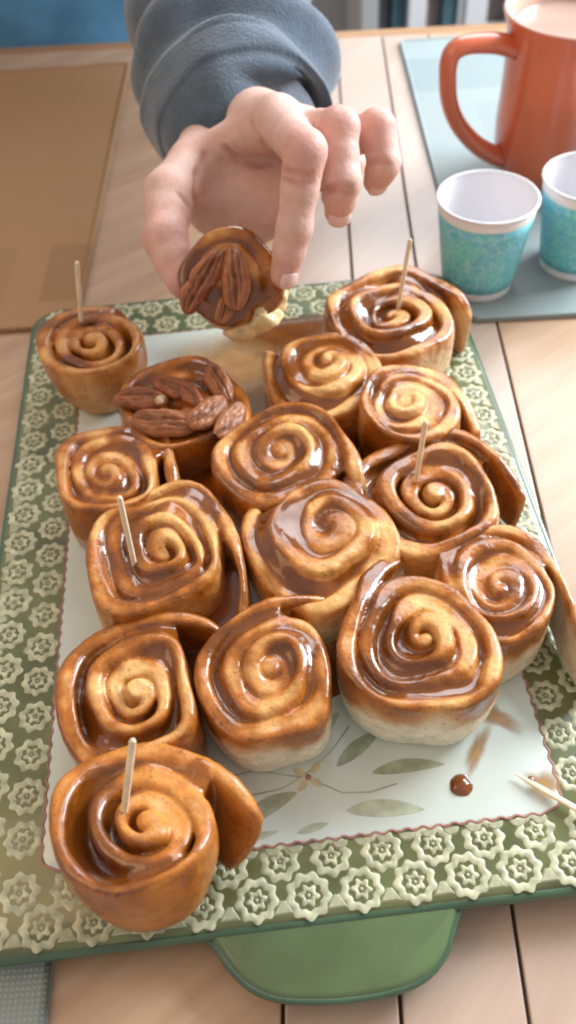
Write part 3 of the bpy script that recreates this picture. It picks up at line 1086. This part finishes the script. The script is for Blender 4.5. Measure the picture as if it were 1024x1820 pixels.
ROLLS = dict(
    r1=dict(x=-8.95, y=34.7, R=2.6, turns=2.3, end=75, tail=.5, dome=-.25, depth=0.75, w=.36, h=3.35, taper=0.74, gap=.12, coat=.38, light=.55, raw=.15, seed=1,
            sq=0.2, amb=0.25, off=(-0.2, 0.1), cc_=0.2, label='golden cinnamon roll standing apart at the far left platter corner'),
    r2=dict(x=-4.7, y=29.6, R=2.75, turns=2.6, end=-40, tail=1.2, curl=.3, dome=.1, depth=.15, h=2.9, coat=.75, light=.3, seed=2,
            taper=0.97, label='cinnamon roll topped with pecan halves, lying on the platter'),
    r3=dict(x=6.15, y=35.0, R=2.95, turns=2.4, end=20, tail=.9, curl=.25, dome=-.05, depth=0.85, w=.34, e2=.08, a2=0, gap=.22, h=3.2, coat=.55, light=.55, seed=3,
            taper=0.97, sq=0.5, off=(-0.3, 0.1), cc_=0.35, raw=0.35, label='wide cinnamon roll with toothpick at the far right platter corner'),
    r4=dict(x=2.15, y=31.3, R=2.6, turns=2.2, end=150, tail=.8, curl=.3, dome=0.7, depth=.28, w=.38, h=2.7, coat=.6, light=.6, seed=4,
            taper=1.0, off=(0.3, 0.5), cc_=0.7, label='cone shaped cinnamon roll with raised pale centre, beside the far right one'),
    r5=dict(x=6.0, y=28.2, R=2.2, turns=2.6, end=30, tail=2.2, curl=.12, dome=.25, depth=.25, w=.30, h=3.1, coat=.5, light=.7, seed=5,
            taper=1.0, cc_=0.6, off=(-0.2, 0.2), sq=0.4, label='small pale spiral cinnamon roll by right border, second from the far end'),
    r6=dict(x=0.0, y=25.7, R=2.65, turns=2.5, end=-20, tail=.9, curl=.35, dome=.2, depth=.26, w=.34, e2=.05, h=3.1, coat=.62, light=.55, seed=6,
            taper=1.0, off=(0, 0.2), cc_=0.2, label='cinnamon roll in the middle row, right of the pecan roll'),
    r7=dict(x=6.1, y=23.1, R=2.75, turns=2.4, end=25, tail=1.7, curl=.18, dome=-.1, depth=0.7, w=.38, e2=.06, gap=.3, h=3.2, coat=.6, light=.5, seed=7,
            taper=1.0, off=(0.2, -0.1), sq=0.7, cc_=0.15, label='cinnamon roll with toothpick on the right side, pale cut end outward'),
    r8=dict(x=-7.45, y=25.7, R=2.3, turns=2.4, end=15, tail=2.0, curl=.1, dome=.05, depth=.3, w=.30, h=3.2, e3=.06, a3=180, coat=.45, light=.6, seed=8,
            taper=1.0, off=(-0.3, -0.3), sq=1.6, sqa=0, label='cinnamon roll with straight left side just below the pecan roll'),
    r9=dict(x=-5.3, y=21.0, R=2.65, turns=2.8, end=10, tail=3.0, curl=.06, dome=.1, depth=0.45, w=.30, h=3.25, e2=.05, a2=40, coat=.55, light=.5, seed=9,
            taper=1.0, off=(0.15, -0.1), sq=1.4, sqa=15, label='cinnamon roll with leaning toothpick, middle of the left column'),
    r10=dict(x=1.25, y=21.2, R=2.8, turns=2.0, end=150, tail=1.2, curl=.3, dome=0.55, depth=.22, w=.42, h=2.9, coat=.6, light=.5, raw=0.6, seed=10,
             taper=1.0, off=(0.4, 0.3), sq=1.2, sqa=35, label='smooth domed cinnamon roll at the centre of the platter'),
    r11=dict(x=7.75, y=18.2, R=2.15, turns=2.8, end=18, tail=3.9, curl=0.03, dome=-.05, depth=.28, w=.27, h=3.2, e2=.07, a2=100, coat=.6, light=.5, raw=0.7, seed=11,
             taper=1.0, off=(0, 0), label='cinnamon roll with long loose strip along right border'),
    r12=dict(x=4.45, y=15.9, R=2.62, turns=2.6, end=112, tail=1.7, curl=.2, dome=.2, depth=0.42, w=.32, h=3.3, e3=0.09, a3=92, gap=.08, coat=.68, light=.45, raw=1.0, taper=0.9, seed=12,
             off=(0.1, 0), sq=0.2, label='large glossy triangular cinnamon roll with white underside, front right'),
    r13=dict(x=-1.0, y=15.2, R=2.12, turns=2.3, end=80, tail=1.8, curl=.0, dome=.2, depth=.34, w=.33, h=3.2, gap=.2, coat=.62, light=.5, raw=.9, taper=0.92, seed=13,
             off=(0.2, -0.1), sq=0.9, sqa=10, label='cinnamon roll with torn white base, left of the triangular one'),
    r14=dict(x=-5.85, y=15.0, R=2.16, turns=2.3, end=55, tail=2.0, curl=.22, dome=.1, depth=0.7, w=.33, h=3.2, gap=.38, coat=.66, light=.55, seed=14,
             taper=1.0, off=(0.1, -0.2), sq=1.5, sqa=5, cc_=0.6, label='cinnamon roll with dark caramel gap, behind the front left one'),
    r15=dict(x=-5.35, y=9.2, R=2.36, turns=2.3, end=28, tail=1.5, curl=.10, dome=-.1, depth=0.95, w=.34, h=3.7, e2=.04, gap=.38, taper=0.66, tilt=(-12, 0), coat=0.62, light=.55, seed=15, z0=ZC + .35,
             sq=0.1, amb=0.75, off=(0.25, -0.1), cc_=0.45, tdrop=1.0, label='tall deep amber cinnamon roll with toothpick, nearest front left corner'),
)
roots = {}
for k, sp in ROLLS.items():
    roots[k] = make_roll('cinnamon_roll', **sp)


# ------------------------------------------------------------------ pecans (stuck in the glaze: parts of their roll)
def pecan_mesh(L=2.2, Wd=1.2, T=0.46, seed=0, tint=(0.26, 0.098, 0.042)):
    n, m = 40, 44
    v, f, tone = [], [], []
    tint = np.array(tint)
    for i in range(n + 1):
        t = i / n
        s_ = max(0.02, math.sin(PI * t)) ** 0.42
        xx = L * (t - .5)
        wv = 0.06 * math.sin(8 * t + seed) + .02 * math.sin(21 * t + seed)
        for k in range(m):
            a = 2 * PI * k / m
            ca, sa = math.cos(a), math.sin(a)
            rid, dk = 1.0, 0.0
            if sa > 0:
                g0 = math.exp(-((ca - wv) / .11) ** 2)
                g1 = math.exp(-((abs(ca - wv * .6) - .46 - .05 * math.sin(5 * t + seed)) / .07) ** 2)
                g2 = math.exp(-((abs(ca) - .76) / .05) ** 2)
                rid -= 0.55 * g0 + 0.30 * g1 + .14 * g2
                rid += 0.08 * math.sin(16 * t + 5 * ca + seed) + .05 * math.sin(33 * t - 9 * ca)
                dk = min(1, .75 * g0 + .6 * g1 + .4 * g2)
            c_ = tint * (1 - .62 * dk) * (1 + .22 * math.sin(6 * t + 4 * ca + seed))
            tone.append((*c_, .40))
            v.append((xx, Wd / 2 * s_ * ca * (1 - .14 * t) * (1 + .07 * math.sin(11 * t + 2 * seed + (2 if ca > 0 else 0))) + .10 * math.sin(3 * t + seed), T * s_ * (sa * rid if sa > 0 else sa * .55)))
    for i in range(n):
        for k in range(m):
            l = (k + 1) % m
            f.append((i * m + k, (i + 1) * m + k, (i + 1) * m + l, i * m + l))
    return fast_mesh('pecan', np.array(v), np.array(f), np.array(tone))


pec = [pecan_mesh(seed=1, tint=(0.32, 0.105, 0.045)), pecan_mesh(seed=2.3, L=2.4, tint=(0.33, 0.120, 0.05)), pecan_mesh(seed=4, Wd=1.0, tint=(0.42, 0.185, 0.10))]
for p in pec:
    p.materials.append(MT['pecan'])


def put_pecan(root, i, x, y, z, ang, s=1.0, rx=0.0, ry=0.0, name='pecan_half'):
    o = bpy.data.objects.new(name, pec[i])
    C.objects.link(o)
    o.parent = root
    o.location = (x * S, y * S, z * S)
    o.rotation_euler = (math.radians(rx), math.radians(ry), math.radians(ang))
    o.scale = (s, s, s)
    return o


pr = roots['r2']
put_pecan(pr, 0, -1.75, .35, 3.15, 8, 1.15, 10, 8)
put_pecan(pr, 1, -.55, -1.35, 3.25, -6, 1.3, 14, 0)
put_pecan(pr, 0, -.2, 1.15, 3.1, 160, 1.0, -8, 0)
put_pecan(pr, 0, .55, .35, 3.2, -48, .8)
put_pecan(pr, 1, 1.95, 1.2, 3.1, -65, 1.05, -8, 6)
put_pecan(pr, 1, 1.35, -.95, 3.3, 57, 1.1, 30, 4)
put_pecan(pr, 2, 2.35, -1.35, 3.12, 57, 1.1, 34, 6)
v, f, _ = blob(0, 0, .28, .2, .5, .22, 5, .3)
o = link('broken_nut', mesh('broken_nut', v, f), MT['nutmeat'], pr)
o.location = (-.85 * S, .12 * S, 3.3 * S)

# held roll
held = make_roll('cinnamon_roll', -1.95, 34.35, 'pecan topped cinnamon roll held up between thumb and finger', R=2.15, turns=2.0, end=-60, tail=.2, dome=.25, depth=.05, w=.40,
                 h=2.1, taper=.9, coat=.95, light=.3, raw=.8, seed=21, z0=7.5, sq=.2)
held.rotation_euler = (math.radians(42), math.radians(-6), math.radians(6))
put_pecan(held, 0, -1.45, -.45, 2.42, 58, 1.0, 20, 4)
put_pecan(held, 0, -.75, .15, 2.55, 54, 1.1, 10, 2)
put_pecan(held, 1, .35, -.35, 2.58, 86, 1.2, -4, 6)
put_pecan(held, 1, -.35, -1.35, 2.35, 70, .75, 8, 16)


def crumb_geo(rx, ry, rz, seed, n=28, m=18):
    v, f = [], []
    for i in range(m + 1):
        b2 = PI * i / m
        for k in range(n):
            a2 = 2 * PI * k / n
            d = np.array([math.sin(b2) * math.cos(a2), math.sin(b2) * math.sin(a2), math.cos(b2)])
            q = 1 + .30 * float(fbm(np.array(d[0] * 1.6 + seed), np.array(d[1] * 1.6), np.array(d[2] * 1.6), 3))
            v.append((rx * d[0] * q, ry * d[1] * q, rz * d[2] * q))
    for i in range(m):
        for k in range(n):
            l = (k + 1) % n
            f.append((i * n + k, (i + 1) * n + k, (i + 1) * n + l, i * n + l))
    return v, f


for cx, cy, cz, rx, ry, rz, sd_ in ((1.15, -2.05, 1.05, .9, .65, 1.0, 3.3), (.1, -2.25, .75, .8, .55, .9, 8.1), (1.95, -1.15, .95, .65, .75, .95, 5.2)):
    o = link('torn_dough', mesh('torn_dough', *crumb_geo(rx, ry, rz, sd_)), MT['crumb'], held)
    o.location = (cx * S, cy * S, cz * S)


# ------------------------------------------------------------------ toothpicks
def toothpick(a, b_, label, pointed=False):
    a, b_ = Vector(a), Vector(b_)
    d = (b_ - a)
    o = empty('toothpick', a)
    n = 7
    pts, rad = [], []
    L = d.length
    for k in range(n + 1):
        t = k / n
        pts.append(d * t)
        rad.append(0.115 if not pointed else 0.115 * min(1, .25 + t * 5))
    v, f = tube_geo(pts, rad, 8, flat=(1, .8))
    link('shaft', mesh('toothpick_shaft', v, f, True, 40), MT['pick'], o)
    dn = d.normalized()
    v, f = tube_geo([d + dn * .002, d + dn * .06, d + dn * .12], [.10, .085, .03], 8)
    link('tip', mesh('toothpick_tip', v, f), MT['pick'], o)
    tag(o, label, 'toothpick', 'wooden toothpicks')


def up_from(base, tip, sink=1.2):
    b_, t = Vector(base), Vector(tip)
    return b_ + (b_ - t).normalized() * sink, t


toothpick(*up_from((-9.94, 36.37, 4.3), (-9.18, 36.04, 8.3)), 'toothpick upright in the lone far left roll')
toothpick(*up_from((6.49, 35.88, 4.3), (6.84, 35.74, 8.3)), 'toothpick upright in the far right corner roll')
toothpick(*up_from((5.48, 23.8, 4.3), (5.54, 23.36, 8.3)), 'toothpick upright in the middle right roll')
toothpick(*up_from((-6.25, 20.44, 4.3), (-6.09, 20.72, 8.3)), 'toothpick leaning left in the left column roll')
toothpick(*up_from((-6.11, 10.02, 4.3), (-5.07, 11.16, 8.3)), 'toothpick in the nearest front left roll')
a = t2w(7.8, -13.62)
b_ = t2w(11.9, -17.2)
toothpick((*a, ZC + .2), (*b_, ZC + .32), 'toothpick lying on the platter at front right corner', True)


# ------------------------------------------------------------------ paper cups
def paper_cup(x, y, label, rz=0.0):
    o = empty('paper_cup', (x, y, 0.26), rz)
    H_, rb, rt = 5.6, 2.05, 2.8
    R_ = lambda z: rb + (rt - rb) * z / H_
    th = 0.05
    prof = [(0.001, .42), (rb - .1, .42), (rb - .06, .1), (rb - .03, 0), (rb + .02, 0)]
    prof += [(R_(z), z) for z in np.linspace(.15, H_, 10)]
    prof += [(R_(H_) - th, H_)] + [(R_(z) - th, z) for z in np.linspace(H_ - .1, .5, 10)] + [(0.001, .46)]
    v, f = lathe(prof)
    link('wall', mesh('cup_wall', v, f), MT['paper'], o)
    zs_ = np.linspace(.55, 4.95, 8)
    prof = [(R_(zs_[0]) + .001, zs_[0])] + [(R_(z) + .012, z) for z in zs_] + [(R_(zs_[-1]) + .001, zs_[-1])]
    v, f = lathe(prof)
    link('printed_band', mesh('cup_print_band', v, f), MT['print'], o)
    prof = [(R_(H_) - .02 + .085 * math.cos(t), H_ + .085 * math.sin(t)) for t in np.linspace(0, 2 * PI, 13)]
    v, f = lathe(prof)
    link('rolled_rim', mesh('cup_rim', v, f), MT['paper'], o)
    tag(o, label, 'paper cup', 'small patterned paper cups')


paper_cup(12.5, 43.2, 'small teal patterned paper cup nearest the platter, wholly in view')
paper_cup(18.75, 44.4, 'small blue patterned paper cup cut off by the right picture edge', 2.1)

# ------------------------------------------------------------------ mug
mug = empty('coffee_mug', (20.4, 55.0, 0.26))
mug.scale = (1, 1, 0.94)
tag(mug, 'tall orange red ceramic mug with large handle behind the paper cups', 'mug')
prof = [(0.001, .25), (2.6, .25), (2.9, 0), (3.2, .05), (3.7, .5), (4.2, 1.3), (4.5, 2.4), (4.55, 4), (4.5, 7), (4.55, 9), (4.75, 10.4), (4.98, 11.1), (5.0, 11.25)]
prof = [(r, z) for r, z in prof]
v, f = lathe(prof, 96)
link('body', mesh('mug_body', v, f), MT['mug'], mug)
prof = [(5.0, 11.25), (4.92, 11.36), (4.78, 11.3), (4.55, 10.6), (4.3, 9), (4.25, 6), (3.9, 1.5), (0.001, .8)]
v, f = lathe(prof, 96)
link('inside', mesh('mug_inside', v, f), MT['mug_in'], mug)
v, f = lathe([(0.001, 10.02), (3.0, 10.0), (4.3, 10.0), (4.42, 10.06)], 72)
link('drink', mesh('mug_drink', v, f), MT['drink'], mug)
hp3 = [(4.3, 9.3), (5.4, 9.75), (6.6, 9.95), (7.7, 9.95), (8.35, 9.6), (8.55, 8.9), (8.5, 7.8), (8.3, 6.6), (7.8, 5.3), (7.0, 4.1), (6.0, 3.05), (5.0, 2.3), (4.2, 1.9)]
# smooth the path
pp = [Vector((a, 0, b)) for a, b in hp3]
sm = []
for i in range(len(pp) - 1):
    p0, p1, p2, p3 = pp[max(0, i - 1)], pp[i], pp[i + 1], pp[min(len(pp) - 1, i + 2)]
    for k in range(5):
        t = k / 5
        sm.append(0.5 * ((2 * p1) + (p2 - p0) * t + (2 * p0 - 5 * p1 + 4 * p2 - p3) * t * t + (3 * p1 - p0 - 3 * p2 + p3) * t ** 3))
sm.append(pp[-1])
ha = PI + math.radians(8)
pts = [(p.x * math.cos(ha), p.x * math.sin(ha), p.z) for p in sm]
rad = [0.80 - .18 * math.sin(PI * min(1, i / len(pts) * 1.0)) for i in range(len(pts))]
v, f = tube_geo(pts, rad, 16, flat=(1.15, .85))
link('handle', mesh('mug_handle', v, f), MT['mug'], mug)

# ------------------------------------------------------------------ person: hand, nails, sleeve, shirt
person = empty('person', (-1.5, 46, 0))
tag(person, 'person in grey blue sweatshirt reaching a hand over the platter to hold a roll', 'person')
PO = np.array([-1.5, 46, 0.0])


def A(*p):
    return np.array(p, float)


J = dict(elb=A(-1.5, 66, 10.6), wrist=A(-1.45, 46.6, 9.6), imcp=A(1.0, 39.9, 12.5), ipip=A(1.85, 33.7, 14.2), idip=A(1.25, 32.75, 11.4), itip=A(.62, 32.35, 9.25),
         mmcp=A(2.2, 40.7, 11.5), mpip=A(3.45, 36.1, 13.8), mdip=A(3.5, 34.5, 12.3), mtip=A(3.3, 34.7, 10.75),
         rmcp=A(2.5, 41.3, 10.1), rpip=A(5.4, 38.1, 12.75), rdip=A(5.65, 37.1, 11.6), rtip=A(5.35, 37.5, 10.5),
         pmcp=A(1.9, 41.9, 8.7), ppip=A(4.3, 39.6, 10.3), pdip=A(4.1, 39.7, 9.1), ptip=A(3.5, 40.2, 8.3),
         tcmc=A(-2.6, 43.6, 9.6), tmcp=A(-4.5, 38.6, 10.1), tip=A(-4.75, 35.8, 9.4), ttip=A(-4.05, 34.0, 8.35), palm=A(-.6, 42.9, 8.5))
hh = 0.115
lo = np.array([-6.8, 30.8, 5.0])
hi = np.array([7.4, 51.0, 16.2])
gx_ = np.arange(lo[0], hi[0], hh)
gy_ = np.arange(lo[1], hi[1], hh)
gz_ = np.arange(lo[2], hi[2], hh)
GX, GY, GZ = np.meshgrid(gx_.astype(np.float32), gy_.astype(np.float32), gz_.astype(np.float32), indexing='ij')


def cone(a, b_, ra, rb):
    ab = (b_ - a).astype(np.float32)
    L2 = float(ab @ ab)
    px, py, pz = GX - np.float32(a[0]), GY - np.float32(a[1]), GZ - np.float32(a[2])
    t = np.clip((px * ab[0] + py * ab[1] + pz * ab[2]) / L2, 0, 1)
    return np.sqrt((px - t * ab[0]) ** 2 + (py - t * ab[1]) ** 2 + (pz - t * ab[2]) ** 2) - (np.float32(ra) + t * np.float32(rb - ra))


palm = cone(J['elb'], J['wrist'], 3.2, 2.35)
for q, r1_, r2_ in (('imcp', 2.0, 1.15), ('mmcp', 2.0, 1.2), ('rmcp', 1.9, 1.1), ('pmcp', 1.8, 1.0)):
    palm = smin(palm, cone(J['wrist'], J[q], r1_, r2_), 0.9)
palm = smin(palm, cone(J['wrist'], J['tcmc'], 1.9, 1.5), 0.9)
palm = smin(palm, cone(J['palm'], J['pmcp'], 1.5, 1.1), 0.9)
palm = smin(palm, cone(J['palm'], J['tcmc'] + A(.8, -1.4, -.8), 1.4, 1.2), 0.8)
palm = smin(palm, cone(A(-2.4, 40.9, 8.1), A(1.0, 41.0, 8.0), 1.75, 1.6), 0.9)
palm = smin(palm, cone(A(-.7, 41.2, 7.6), J['palm'], 2.0, 2.0), 0.9)
web = cone((J['tcmc'] + J['tmcp']) / 2 + A(.3, .6, .3), J['imcp'] + A(-.6, .8, -.3), .95, .8)
palm = smin(palm, web, 0.9)
hand = palm
for chain, radii, kk in ((('imcp', 'ipip', 'idip', 'itip'), (1.06, .90, .76, .62), .6), (('mmcp', 'mpip', 'mdip', 'mtip'), (1.08, .92, .80, .65), .5),
                         (('rmcp', 'rpip', 'rdip', 'rtip'), (1.02, .86, .76, .62), .5), (('pmcp', 'ppip', 'pdip', 'ptip'), (.95, .78, .68, .58), .5),
                         (('tcmc', 'tmcp', 'tip', 'ttip'), (1.5, 1.22, 1.05, .82), .7)):
    fg = None
    for i in range(3):
        ja, jb = J[chain[i]], J[chain[i + 1]]
        rm = (radii[i] + radii[i + 1]) / 2 * (1.0 if i == 2 else .94)
        for c_ in (cone(ja, (ja + jb) / 2, radii[i], rm), cone((ja + jb) / 2, jb, rm, radii[i + 1])):
            fg = c_ if fg is None else smin(fg, c_, 0.22)
    hand = np.minimum(hand, smin(palm, fg, kk))
hand = hand + 0.05 * vnoise(GX * .9, GY * .9, GZ * .9)
# skin folds: soft grooves at the finger base, the thumb web and over the joints
CRE = []
for line, gr, dp in (((A(-.34, 39.74, 12.62), A(.05, 39.02, 12.14), A(.5, 39.7, 11.2), A(.82, 40.65, 10.4)), .10, 1),
                     ((A(-1.67, 40.38, 11.26), A(-1.06, 40.69, 10.39), A(-.1, 40.91, 9.99), A(.9, 40.72, 10.21)), .12, 1),
                     ((A(-2.67, 40.46, 10.93), A(-3.12, 39.22, 10.61), A(-3.3, 38.18, 10.18), A(-3.4, 38.6, 9.2)), .12, 1),
                     ((A(-3.93, 37.3, 10.74), A(-3.56, 37.22, 10.18)), .07, .6),
                     ((A(.83, 33.3, 13.72), A(1.48, 32.61, 13.79), A(2.05, 32.63, 13.69)), .06, .6),
                     ((A(.75, 33.2, 13.4), A(1.4, 32.5, 13.45), A(2.1, 32.55, 13.4)), .05, .5),
                     ((A(2.64, 34.51, 11.9), A(3.18, 33.66, 12.37), A(3.78, 33.67, 12.14)), .06, .6),
                     ((A(2.7, 34.3, 12.15), A(3.2, 33.6, 12.65), A(3.8, 33.65, 12.45)), .05, .5),
                     ((A(4.89, 36.79, 11.8), A(5.35, 36.45, 12.07), A(5.72, 36.31, 11.93)), .06, .6)):
    for a_, c_ in zip(line[:-1], line[1:]):
        hand = smax(hand, -cone(a_, c_, gr, gr), 0.22)
        CRE.append((a_, c_))
V, Q = surface_nets(hand, lo, hh)
N = vnormals(V, Q)
base = np.array([0.63, 0.405, 0.340])
pink = np.array([0.60, 0.255, 0.22])
pale = np.array([0.68, 0.46, 0.40])
kn = np.zeros(len(V))
for q in ('ipip', 'mpip', 'rpip', 'itip', 'mtip', 'rtip', 'ttip', 'tip'):
    kn = np.maximum(kn, np.exp(-((np.linalg.norm(V - J[q], axis=1) - .8) / .7) ** 2))
n1 = fbm(V[:, 0] * .8, V[:, 1] * .8, V[:, 2] * .8, 3)
pm = np.exp(-((np.linalg.norm(V - J['palm'] - A(-.3, -1.2, .2), axis=1)) / 2.6) ** 2)
col = base[None] * (1 + .10 * n1[:, None])
k1 = (0.40 * kn)[:, None]
col = col * (1 - k1) + pink[None] * k1
k2 = (0.45 * pm)[:, None]
col = col * (1 - k2) + pale[None] * k2
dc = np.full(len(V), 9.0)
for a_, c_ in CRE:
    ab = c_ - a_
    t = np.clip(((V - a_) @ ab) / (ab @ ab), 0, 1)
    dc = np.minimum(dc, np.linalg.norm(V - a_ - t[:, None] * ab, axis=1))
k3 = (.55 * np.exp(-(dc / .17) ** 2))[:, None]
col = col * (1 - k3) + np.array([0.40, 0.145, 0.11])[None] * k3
n3 = fbm(V[:, 0] * 2.5, V[:, 1] * 2.5, V[:, 2] * 2.5, 3)
col = col * (1 + .10 * n3[:, None] * np.array([.5, 1, 1])[None])
tone = np.concatenate([col, np.full((len(V), 1), .50)], 1)
hob = link('hand_and_forearm', fast_mesh('hand', V - PO, Q, tone), MT['skin'], person)


# nails
def nail(tipj, prevj, nrm, r, s=1.0):
    d = (J[tipj] - J[prevj])
    d /= np.linalg.norm(d)
    nrm = np.array(nrm, float)
    nrm = nrm - d * (nrm @ d)
    nrm /= np.linalg.norm(nrm)
    sd_ = np.cross(d, nrm)
    c = J[tipj] + d * r * .02
    v, f = [], []
    n, m = 10, 8
    for i in range(n + 1):
        u = -1 + 2 * i / n
        for k in range(m + 1):
            w = -1 + 2 * k / m
            wid = (1 - abs(u) ** 4 * .45)
            ang = w * .85 * wid
            rr_ = r * (1.045 - .05 * max(0, u) - .05 * abs(u) ** 3 - .03 * abs(w) ** 3)
            p = c + d * (u * .66 * s * r) + (nrm * math.cos(ang) + sd_ * math.sin(ang)) * rr_
            p = p - nrm * (max(0, u) ** 2 * r * .16)
            v.append(tuple(p - PO))
    for i in range(n):
        for k in range(m):
            a0 = i * (m + 1) + k
            f.append((a0, a0 + 1, a0 + m + 2, a0 + m + 1))
    o = link('fingernail', mesh('fingernail', v, f), MT['nail'], hob)
    sol = o.modifiers.new('thickness', 'SOLIDIFY')
    sol.thickness = 0.0006
    sol.offset = 0
    return o


nail('itip', 'idip', (.75, -1.0, .25), .62)
nail('mtip', 'mdip', (.1, -1, .25), .65)
nail('rtip', 'rdip', (.35, -1, .15), .62)
nail('ttip', 'tip', (-.6, 1.0, 0), .82)


# sleeve with a bunched cuff
def sleeve_geo(path, rads, n=96, fold=None, inner=True, thick=.35, sd=0):
    m = len(path)
    v, f = [], []
    for i in range(m):
        a_ = path[max(0, i - 1)]
        b2 = path[min(m - 1, i + 1)]
        t = (b2 - a_) / np.linalg.norm(b2 - a_)
        s = np.cross(t, np.array([0, 0, 1.0]))
        s /= np.linalg.norm(s)
        w = np.cross(s, t)
        for k in range(n):
            q = 2 * PI * k / n
            r = rads[i]
            if fold:
                r += fold(i, q, path[i])
            v.append(tuple(path[i] + s * r * math.cos(q) * 1.06 + w * r * math.sin(q) * .96 - PO))
    for i in range(m - 1):
        for k in range(n):
            l = (k + 1) % n
            f.append((i * n + k, (i + 1) * n + k, (i + 1) * n + l, i * n + l))
    return v, f


def along(keys, n):
    """keys: (y, x, z, r) -> sampled path and radius"""
    ks = np.array(keys, float)
    t = np.linspace(0, len(ks) - 1, n)
    out = np.stack([np.interp(t, np.arange(len(ks)), ks[:, j]) for j in range(4)], 1)
    for _ in range(4):
        out[1:-1] = (out[:-2] + 2 * out[1:-1] + out[2:]) / 4
    return [np.array([o[1], o[0], o[2]]) for o in out], out[:, 3]


path, rads = along([(47.6, -.9, 9.6, 3.3), (46.2, -.9, 9.6, 3.6), (45.6, -.9, 9.65, 4.15), (45.9, -.95, 9.7, 4.7), (47.5, -1.0, 9.8, 4.85), (50.5, -1.2, 10.1, 4.9), (54, -1.4, 10.5, 5.0),
                    (58, -1.6, 10.9, 5.2), (64, -1.3, 11.3, 5.6), (74, -.6, 12.5, 6.0), (84, 1.5, 16, 6.6), (92, 2.0, 24, 7.4), (97, 0, 33, 8.0)], 110)


def folds(i, q, p):
    y = p[1]
    k = math.exp(-((y - 50.5) / 5.0) ** 2)
    a = .62 * k * math.sin(1.45 * (y - 46) + 1.2 * math.sin(q + .6) + .8 * math.sin(2 * q + 1.0))
    a += .16 * math.sin(.75 * y + 2.3 * math.cos(q * 2 + .4))
    a += .62 * float(vnoise(np.array(math.cos(q) * 1.3 + 4), np.array(math.sin(q) * 1.3 + 4), np.array(y * .28)))
    a += .12 * float(vnoise(np.array(math.cos(q) * 3 + 9), np.array(math.sin(q) * 3 + 9), np.array(y * .7)))
    if y < 47:
        a *= .6
    return a


v, f = sleeve_geo(path, rads, fold=folds)
link('sleeve', mesh('sleeve', v, f), MT['sleeve'], person)
path, rads = along([(48.5, -1.1, 9.6, 2.7), (45.0, -1.05, 9.55, 2.65), (44.75, -1.05, 9.55, 2.8), (44.9, -1.05, 9.55, 3.0), (46.5, -1.0, 9.6, 3.15), (49, -1.0, 9.7, 3.2)], 40)
v, f = sleeve_geo(path, rads, fold=lambda i, q, p: .06 * math.sin(26 * q) + .12 * math.sin(3 * q + p[1] * .4))
link('cuff', mesh('cuff', v, f), MT['sleeve'], person)

# blue shirt front beyond the table edge
v, f = [], []
nu, nv = 64, 80
for i in range(nv + 1):
    z = -45 + 88 * i / nv
    zz = (z + 1) / 46
    env = max(0.05, 1 - abs(zz) ** 5) ** .35
    for k in range(nu):
        q = 2 * PI * k / nu
        cx = abs(math.cos(q)) ** .8 * math.copysign(1, math.cos(q))
        sx = abs(math.sin(q)) ** .8 * math.copysign(1, math.sin(q))
        fo = 1 + .05 * math.sin(.45 * z + 3 * math.sin(q * 2 + 1)) + .06 * float(vnoise(np.array(q * 2.2), np.array(z * .16), np.array(3.0)))
        v.append((-16 + 21 * env * cx * fo - PO[0], 99.5 + 11.5 * env * sx * fo - PO[1], z - PO[2]))
for i in range(nv):
    for k in range(nu):
        l = (k + 1) % nu
        f.append((i * nu + k, i * nu + l, (i + 1) * nu + l, (i + 1) * nu + k))
f.append(tuple(reversed(range(nu))))
f.append(tuple(nv * nu + k for k in range(nu)))
link('shirt_front', mesh('shirt_front', v, f), MT['shirt'], person)
